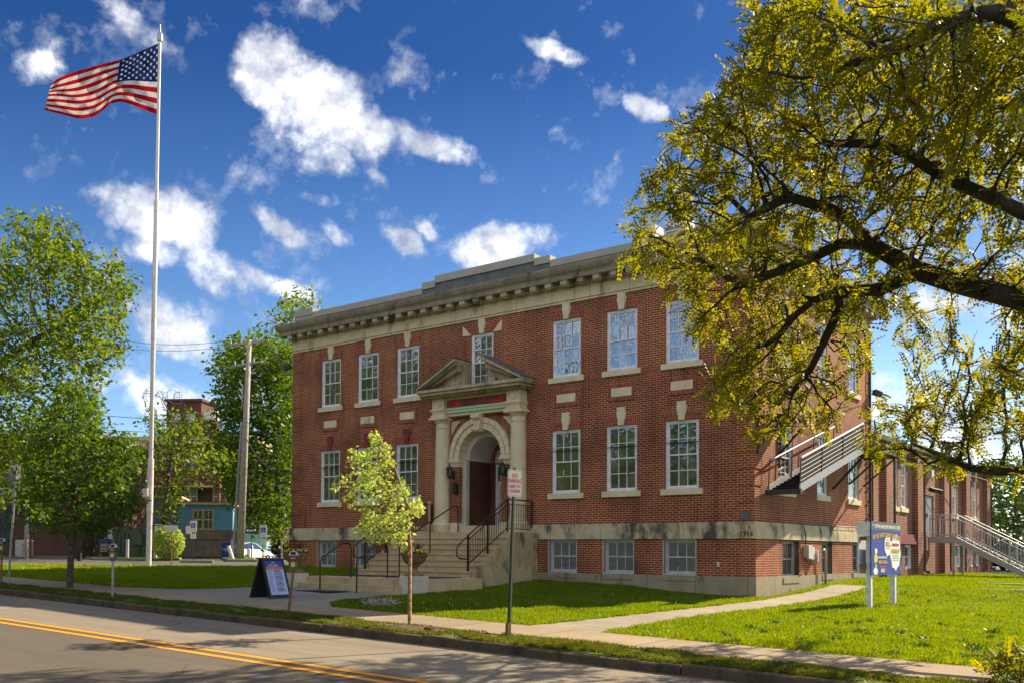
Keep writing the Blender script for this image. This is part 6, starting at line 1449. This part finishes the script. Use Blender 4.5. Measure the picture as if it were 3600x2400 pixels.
f = LF(378, 1960, 56); P = MB(); f.box(P, 0, .3, 0, .25, 1.0, 1.65); f.box(P, .11, .19, .08, .16, 0, 1.0); tag(P.build('pay_box', 'galv_pale', origin=tuple(f.o)), 'light grey box on a post behind the notice board', 'box')
def handicap(px, py, dist, h, label, extra=False):
    f = LF(px, py, dist); t = thing('disabled_parking_sign', label, 'sign', tuple(f.o), 'disabled parking signs'); P = MB(); P.tube([f.pt(0, 0, 0), f.pt(-.02, 0, h)], .022, 6); P.build('post', 'post_green', t)
    P = MB(); f.box(P, -.15, .15, -.04, -.02, h - .55, h); pn = P.build('panel', 'sign_white', t); P = MB(); f.box(P, -.11, .11, -.045, -.04, h - .33, h - .12); bl = P.build('symbol_field', 'sign_blue', pn)
    o_ = f.pt(0, -.05, h - .22); P = MB(); P.tube([o_ + f.u * (.05 * math.cos(a)) + np.array([0, 0, -.03 + .05 * math.sin(a)]) for a in [PI * (.6 + k * .19) for k in range(8)]], .007, 4); P.bar(o_ + f.u * -.01 + [0, 0, .06], o_ + f.u * 0 + [0, 0, 0], .012, .01); P.bar(o_, o_ + f.u * .045, .012, .01); P.bar(o_ + f.u * .045, o_ + f.u * .06 + [0, 0, -.05], .012, .01); P.tube([o_ + f.u * -.012 + [0, 0, .07], o_ + f.u * -.012 + [0, 0, .085]], .012, 6); P.build('wheelchair_symbol', 'ink_white', bl)
    P = MB(); f.box(P, -.13, .13, -.04, -.02, h - .85, h - .6); P.build('lower_panel', 'sign_white', t)
    if extra: P = MB(); f.box(P, -.36, -.1, .0, .02, h - .62, h - .25); P.build('side_panel', 'sign_white', t)
handicap(678, 1972, 48, 1.95, 'white disabled parking sign with two plates, in front of the wooden fence', True); handicap(924, 1990, 43.5, 1.8, 'white disabled parking sign in front of the white cars')
f = LF(602, 1990, 44); t = thing('lot_sign', 'small blank-backed sign on a short post before the rounded bush', 'sign', tuple(f.o)); P = MB(); f.box(P, -.02, .02, -.02, .02, 0, 1.72); P.build('post', 'rusty', t); P = MB(); f.box(P, -.25, .25, -.04, -.02, 1.45, 1.72); P.build('panel', 'galv_pale', t)
for k, (px, lb) in enumerate(((692, 'pale concrete wheel stop on the asphalt below the disabled parking sign'), (945, 'pale concrete wheel stop near the white cars'))):
    f = LF(px, 1979 if k == 0 else 1962, 46.5 if k == 0 else 56); P = MB(); f.box(P, -.75, .75, -.07, .07, .02, .14); tag(P.build('wheel_stop', 'kerb_pale', origin=tuple(f.o), bevel=.02), lb, 'wheel stop', 'parking lot wheel stops')
f = LF(778, 1955, 58); t = thing('donation_box', 'dark blue box with a sign face standing before the fence', 'box', tuple(f.o)); P = MB(); f.box(P, 0, .75, 0, .5, .12, 1.0); P.build('body', 'poster_blue', t); text('DONATE', .14, 'ink_white', f.pt(.38, -.01, .78), f.u, (0, 0, 1), t) if 0 else None
P = MB(); f.box(P, .1, .62, -.01, 0, .62, .66); f.box(P, .2, .5, -.01, 0, .52, .55); P.build('lettering', 'ink_white', t); P = MB(); f.box(P, .05, .1, -.02, .4, 0, .12); f.box(P, .65, .7, -.02, .4, 0, .12); P.build('feet', 'black_metal', t)
f = LF(820, 1966, 50); P = MB(); P.tube([f.pt(0, 0, 0), f.pt(-.25, 0, .75)], .09, 10); tag(P.build('leaning_post', 'sign_white', origin=tuple(f.o)), 'short white leaning post at the foot of the utility pole', 'post')
f = LF(884, 1962, 51); t = thing('one_way_sign', 'small black and white one way arrow sign beside the utility pole', 'sign', tuple(f.o)); P = MB(); P.tube([f.pt(0, 0, 0), f.pt(0, 0, 1.75)], .025, 6); P.build('post', 'post_green', t); P = MB(); f.box(P, -.32, .14, -.04, -.02, 1.4, 1.66); pn = P.build('panel', 'board_black', t)
P = MB(); q = [(-.29, 1.53), (-.18, 1.62), (-.18, 1.575), (.11, 1.575), (.11, 1.485), (-.18, 1.485), (-.18, 1.44)]; P.add([f.pt(a, -.045, z) for a, z in q], [tuple(range(7))]); P.build('arrow', 'ink_white', pn); text('ONE WAY', .08, 'board_black', f.pt(-.02, -.05, 1.53), f.u, (0, 0, 1), pn, depth=.001, sx=.8)
# fences
def fence(px0, py0, d0, px1, py1, d1, h, label, mat='fence_wood', n=None):
    a = at(px0, py0, d0); b = at(px1, py1, d1); a[2] = G(a[0], a[1]); b[2] = G(b[0], b[1]); L_ = np.linalg.norm(b - a); u = (b - a) / L_; v = np.cross([0, 0, 1.], u); t = thing('board_fence', label, 'fence', tuple(a)); n = n or int(L_ / .15); P = MB(); rr = random.Random(int(px0))
    for k in range(n):
        q = a + u * (k * L_ / n); w = L_ / n - .012; hh = h + rr.uniform(-.02, .02); dd = v * rr.uniform(-.01, .01)
        vs = [q + dd, q + u * w + dd, q + u * w + v * .02 + dd, q + v * .02 + dd]; vs += [x + np.array([0, 0, hh]) for x in vs]; P.add(vs, [(0, 3, 2, 1), (4, 5, 6, 7), (0, 1, 5, 4), (1, 2, 6, 5), (2, 3, 7, 6), (3, 0, 4, 7)])
    P.build('boards', mat, t)
    for z in (.3, h * .72): P = MB(); P.bar(a + [0, 0, z] - v * .04, b + [0, 0, z] - v * .04, .04, .09); P.build('rail', mat, t)
fence(455, 1955, 60, 850, 1958, 61, 1.85, 'weathered brown board fence below the blue house'); fence(250, 1950, 68, 420, 1950, 66, 1.9, 'dark board fence behind the maple trunk, left of the cabinet', 'fence_wood')
# ------------------------------------------------------------------ background buildings
pbr('siding_blue', (.17, .42, .55), (.14, .36, .48), sc=2, rough=.7); pbr('siding_teal', (.17, .40, .36), rough=.7); pbr('trim_cream', (.55, .42, .2), rough=.6); pbr('siding_grey', (.22, .24, .33), rough=.7); pbr('roof_brown', (.09, .07, .055), rough=.9); pbr('porch_red', (.25, .04, .04), rough=.6); pbr('board_white', (.34, .35, .36), rough=.5); pbr('tan_wall', (.32, .3, .26), rough=.9)
def bwin(f, par, u0, u1, z0, z1, v=0., trim='trim_cream', cols=1, name='window'):
    P = MB(); w_ = .09
    f.box(P, u0 - w_, u0, v - .05, v, z0 - w_, z1 + w_); f.box(P, u1, u1 + w_, v - .05, v, z0 - w_, z1 + w_); f.box(P, u0, u1, v - .05, v, z1, z1 + w_); f.box(P, u0, u1, v - .07, v, z0 - w_, z0); w = P.build(name, trim, par)
    P = MB(); f.box(P, u0, u1, v - .02, v - .005, z0, z1); P.build('pane', 'window_glass', w)
    P = MB(); zm = (z0 + z1) / 2; f.box(P, u0, u1, v - .035, v - .022, zm - .025, zm + .025); 
    for k in range(1, cols + 1): uu = u0 + (u1 - u0) * k / (cols + 1); f.box(P, uu - .015, uu + .015, v - .034, v - .022, z0, z1)
    P.build('sash', 'white_paint', w)
# blue clapboard house (distance 66)
f = LF(625, 1950, 66, 12); t = thing('blue_house', 'single-storey sky-blue clapboard house with cream-trimmed double window above the fence', 'house', tuple(f.o)); P = MB(); H_ = 3.75; Wd = 3.35
f.box(P, 0, Wd, 0, 6, 0, H_)
for k in range(26): f.box(P, -.012, Wd + .012, -.018, 0, .14 * k + .03, .14 * k + .125)
P.build('wall', 'siding_blue', t); P = MB(); f.box(P, -.25, Wd + .2, -.25, 6.1, H_, H_ + .14); P.build('roof', 'trim_cream', t); P = MB(); f.box(P, -.2, Wd + .15, -.2, 6.05, H_ + .14, H_ + .2); P.build('roof_deck', 'roof_brown', t)
bwin(f, t, .95, 1.45, 2.2, 3.35, -.02); bwin(f, t, 1.6, 2.1, 2.2, 3.35, -.02); P = MB(); f.box(P, Wd - .1, Wd + .03, -.04, 0, 0, H_); P.build('corner_board', 'siding_blue', t)
f = LF(485, 1950, 68, 12); t = thing('grey_house', 'grey-violet clapboard house wing with a brown window behind the flagpole', 'house', tuple(f.o)); P = MB(); f.box(P, 0, 2.6, 0, 5, 0, 4.2)
for k in range(29): f.box(P, -.012, 2.61, -.018, 0, .14 * k + .03, .14 * k + .125)
P.build('wall', 'siding_grey', t); P = MB(); f.box(P, -.2, 2.7, -.2, 5.1, 4.2, 4.35); P.build('roof', 'trim_cream', t); bwin(f, t, .4, .9, 2.1, 3.4, -.02)
f = LF(850, 1952, 70, 12); t = thing('teal_house', 'teal clapboard house with red base between the utility pole and the trees', 'house', tuple(f.o)); P = MB(); f.box(P, 0, 1.65, 0, 6, .5, 3.9)
for k in range(24): f.box(P, -.012, 1.66, -.018, 0, .5 + .14 * k, .59 + .14 * k)
P.build('wall', 'siding_teal', t); P = MB(); f.box(P, 0, 1.65, 0, 6, 0, .5); P.build('base', 'porch_red', t); P = MB(); f.box(P, -.3, 2.0, -.4, 6, 3.9, 4.1); P.build('roof', 'trim_cream', t)
# three-storey brick apartment block
f = LF(395, 1950, 84, -6); t = thing('apartment_block', 'three-storey dark brick apartment block with cream cornice and roof tower behind the trees', 'building', tuple(f.o)); P = MB(); f.box(P, -7.0, 10.8, 0, 12, 0, 9.3); P.build('wall', 'brick_far', t)
P = MB(); f.box(P, -7.3, 11.0, -.35, 12, 9.3, 9.6); f.box(P, -7.2, 10.9, -.2, 12, 9.0, 9.3); P.build('cornice', 'trim_cream', t)
P = MB(); f.box(P, 2.9, 5.9, 3, 7, 9.6, 12.9); f.box(P, 2.75, 6.05, 2.8, 7.2, 12.9, 13.1); P.build('roof_tower', 'brick_far', t)
P = MB(); f.box(P, 6.9, 8.0, 1, 2.2, 9.6, 11.0); ch = P.build('chimney', 'brick_far', t); P = MB(); f.box(P, 7.0, 7.9, 1.1, 2.1, 11.0, 11.9); P.build('chimney_cap', 'galv_pale', ch)
for u0 in (3.4, 4.7): bwin(f, t, u0, u0 + .7, 10.6, 11.9, 3., 'roof_brown')
for u0 in (-6, -3.6, -1.2, 1.2, 3.6, 6.0, 8.4):
    for z0 in (1.2, 4.1, 7.0): bwin(f, t, u0, u0 + .95, z0, z0 + 1.5, 0., 'trim_cream')
P = MB(); f.box(P, 1.0, 9.5, -1.5, 0, 5.5, 5.6); P.build('balcony_floor', 'trim_cream', t); P = MB()
for k in range(56): f.box(P, 1.0 + k * .15, 1.04 + k * .15, -1.5, -1.46, 5.6, 6.5)
f.box(P, 1., 9.5, -1.52, -1.44, 6.5, 6.58); P.build('balcony_railing', 'porch_red', t)
for u in (1.1, 5.2, 9.3): P = MB(); f.box(P, u, u + .18, -1.5, -1.32, 0, 8.6); P.build('porch_post', 'porch_red', t)
# storefront with lettered board
f = LF(-75, 1946, 60, -4); t = thing('brick_shop', 'brick shop building at the left edge with dark windows and low brick wall', 'building', tuple(f.o)); P = MB(); f.box(P, -2, 2.3, 0, 8, 0, 6.6); f.box(P, 2.3, 5.8, .0, 1, 0, 2.2); f.box(P, 2.3, 5.9, 1.0, 8, 0, 6.4); P.build('wall', 'brick_far', t)
for q in ((-1.5, -.2), (.1, 1.9)): P = MB(); f.box(P, q[0], q[1], -.03, 0, .9, 2.9); P.build('window', 'dim_glass', t)
P = MB(); f.box(P, -2.2, 6.1, -.3, 8.1, 6.6, 6.9); P.build('cornice', 'trim_cream', t)
f = LF(-60, 1975, 52, -4); t = thing('lettered_board', 'large white changeable-letter sign board half hidden by the street tree at the left', 'sign', tuple(f.o))
for u in (.2, 2.0): P = MB(); f.box(P, u, u + .14, 0, .14, 0, 3.0); P.build('post', 'galv', t)
P = MB(); f.box(P, -.8, 2.25, -.06, .0, 2.95, 5.1); bd = P.build('board', 'board_white', t)
for z, tx in ((4.75, 'G  E'), (4.1, '22'), (3.35, 'A')): text(tx, .75, 'board_black', f.pt(1.0, -.07, z), f.u, (0, 0, 1), bd, depth=.004, bold=.01)
for z in (4.42, 3.72): P = MB(); f.box(P, -.8, 2.25, -.075, -.06, z - .02, z + .02); P.build('rail', 'ink_grey', bd)
f = LF(52, 1957, 56.5); t = thing('backup_generator', 'beige generator cabinet by the brick wall beyond the lot', 'generator', tuple(f.o)); P = MB(); f.box(P, 0, .62, 0, .7, .05, .95); P.build('body', 'galv_pale', t, bevel=.02); P = MB()
for k in range(5): f.box(P, .36, .56, -.01, 0, .2 + .12 * k, .25 + .12 * k)
P.build('vents', 'grey_paint', t)
f = LF(98, 1957, 56); P = MB(); f.box(P, 0, .12, 0, .12, 0, 1.15); tag(P.build('gate_post', 'rusty', origin=tuple(f.o)), 'short rusty post beside the beige generator', 'post')
f = LF(270, 1977, 49); P = MB(); f.box(P, 0, .16, 0, .16, 0, .38); tag(P.build('stub_bollard', 'board_black', origin=tuple(f.o)), 'short dark stub post in the parking drive', 'bollard')
# brick church-like block far right behind everything: low house roof
# ------------------------------------------------------------------ cars
def carpaint(name, c): pbr(name, c, rough=.25, spec=.6, coat=.8)
carpaint('paint_white', (.78, .78, .80)); carpaint('paint_black', (.012, .012, .014)); pbr('tyre', (.015, .015, .015), rough=.9); pbr('rim', (.5, .5, .5), rough=.3, metal=.8); pbr('tail_red', (.5, .02, .02), rough=.3); pbr('lamp_clear', (.6, .6, .6), rough=.15)
def car(label, p, rz, paint, suv=False, group=None):
    t = thing('parked_car', label, 'car', p, group, rz); L, W_ = 4.6, 1.8
    if not suv: body = [(-2.3, .35), (-2.32, .75), (-2.2, .98), (-1.55, 1.03), (-.95, 1.05), (.85, .98), (1.9, .82), (2.28, .68), (2.32, .35), (1.8, .22), (-1.9, .22)]; gh = [(-1.75, 1.0), (-1.15, 1.38), (-.35, 1.45), (.25, 1.40), (1.1, .95)]
    else: body = [(-2.1, .45), (-2.12, 1.05), (-1.3, 1.1), (.7, 1.1), (2.0, 1.08), (2.12, .95), (2.12, .5), (1.7, .35), (-1.8, .35)]; gh = [(-2.08, 1.05), (-2.0, 1.8), (.3, 1.82), (.75, 1.05)]
    def loft(P, poly, w0, w1, zsplit):
        n = len(poly); secs = [(-w0, .94), (-w0 * 1.0, 1.)]; vs = []
        ws = [(-1, .90), (-.93, 1.0), (.93, 1.0), (1, .90)]; cx = sum(q[0] for q in poly) / n; cz = sum(q[1] for q in poly) / n
        for (sy, sc) in ws:
            for (x, z) in poly: y = sy * (w0 if z < zsplit else w1); vs.append((cx + (x - cx) * (sc if abs(sy) == 1 else 1), y, cz + (z - cz) * sc))
        fs = [tuple(range(n)), tuple(range(3 * n, 4 * n))[::-1]] + [(k * n + i, (k + 1) * n + i, (k + 1) * n + (i + 1) % n, k * n + (i + 1) % n) for k in range(3) for i in range(n)]; P.add(vs, fs)
    P = MB(); loft(P, body, .9, .9, 9); bd = P.build('body', paint, t, local=True, smooth=40)
    P = MB(); loft(P, gh, .80, .62, 1.2); P.build('cabin', 'car_glass', t, local=True)
    P = MB(); rt_ = [(x, z + .02) for x, z in gh if z > 1.3]; P.prism([(rt_[0][0] - .03, rt_[0][1] - .03)] + rt_ + [(rt_[-1][0] + .05, rt_[-1][1] - .05)], 'y', -.60, .60)
    for sy in (-1, 1):
        for (a, b) in ((gh[0], gh[1]), (gh[-1], gh[-2]), ((-.35, 1.0), (-.33, gh[2][1]))): P.bar((a[0], sy * .80, a[1]), (b[0], sy * .62, b[1]), .05, .05)
    P.build('roof', paint, t, local=True)
    for sx in (-1.4, 1.4):
        for sy in (-1, 1):
            P = MB(); P.tube([(sx, sy * .70, .32), (sx, sy * .91, .32)], .33, 20); w = P.build('wheel', 'tyre', t, local=True); P = MB(); P.tube([(sx, sy * .905, .32), (sx, sy * .925, .32)], .22, 14); P.build('rim', 'rim', w, local=True)
    for sy in (-1, 1):
        P = MB(); P.box(-2.34, sy * .85, .72, -2.1, sy * .5, .90); P.build('tail_light', 'tail_red', t, local=True); P = MB(); P.box(2.1, sy * .82, .62, 2.31, sy * .5, .76); P.build('headlight', 'lamp_clear', t, local=True)
    P = MB(); P.box(-2.345, -.25, .6, -2.30, .25, .75); P.build('number_plate', 'ink_grey', t, local=True)
    return t
def place(px, py, d): p = at(px, py, d); return (float(p[0]), float(p[1]), G(p[0], p[1]) + .02)
car('white sedan seen from its side in the lot, right of the other white car', place(890, 1950, 73), YAW + R(172), 'paint_white', group='white cars in the parking lot')
car('white sedan showing its tail beside the utility pole', place(862, 1950, 68), YAW + R(75), 'paint_white', group='white cars in the parking lot')
car('black off-road car half hidden behind the left corner of the building', place(1085, 1955, 62), YAW + R(172), 'paint_black', True)
car('black car parked under the end of the metal stair at the far right', place(3545, 1990, 62), R(80), 'paint_black')
for o in bpy.data.objects:
    if '_w' in o: del o['_w']
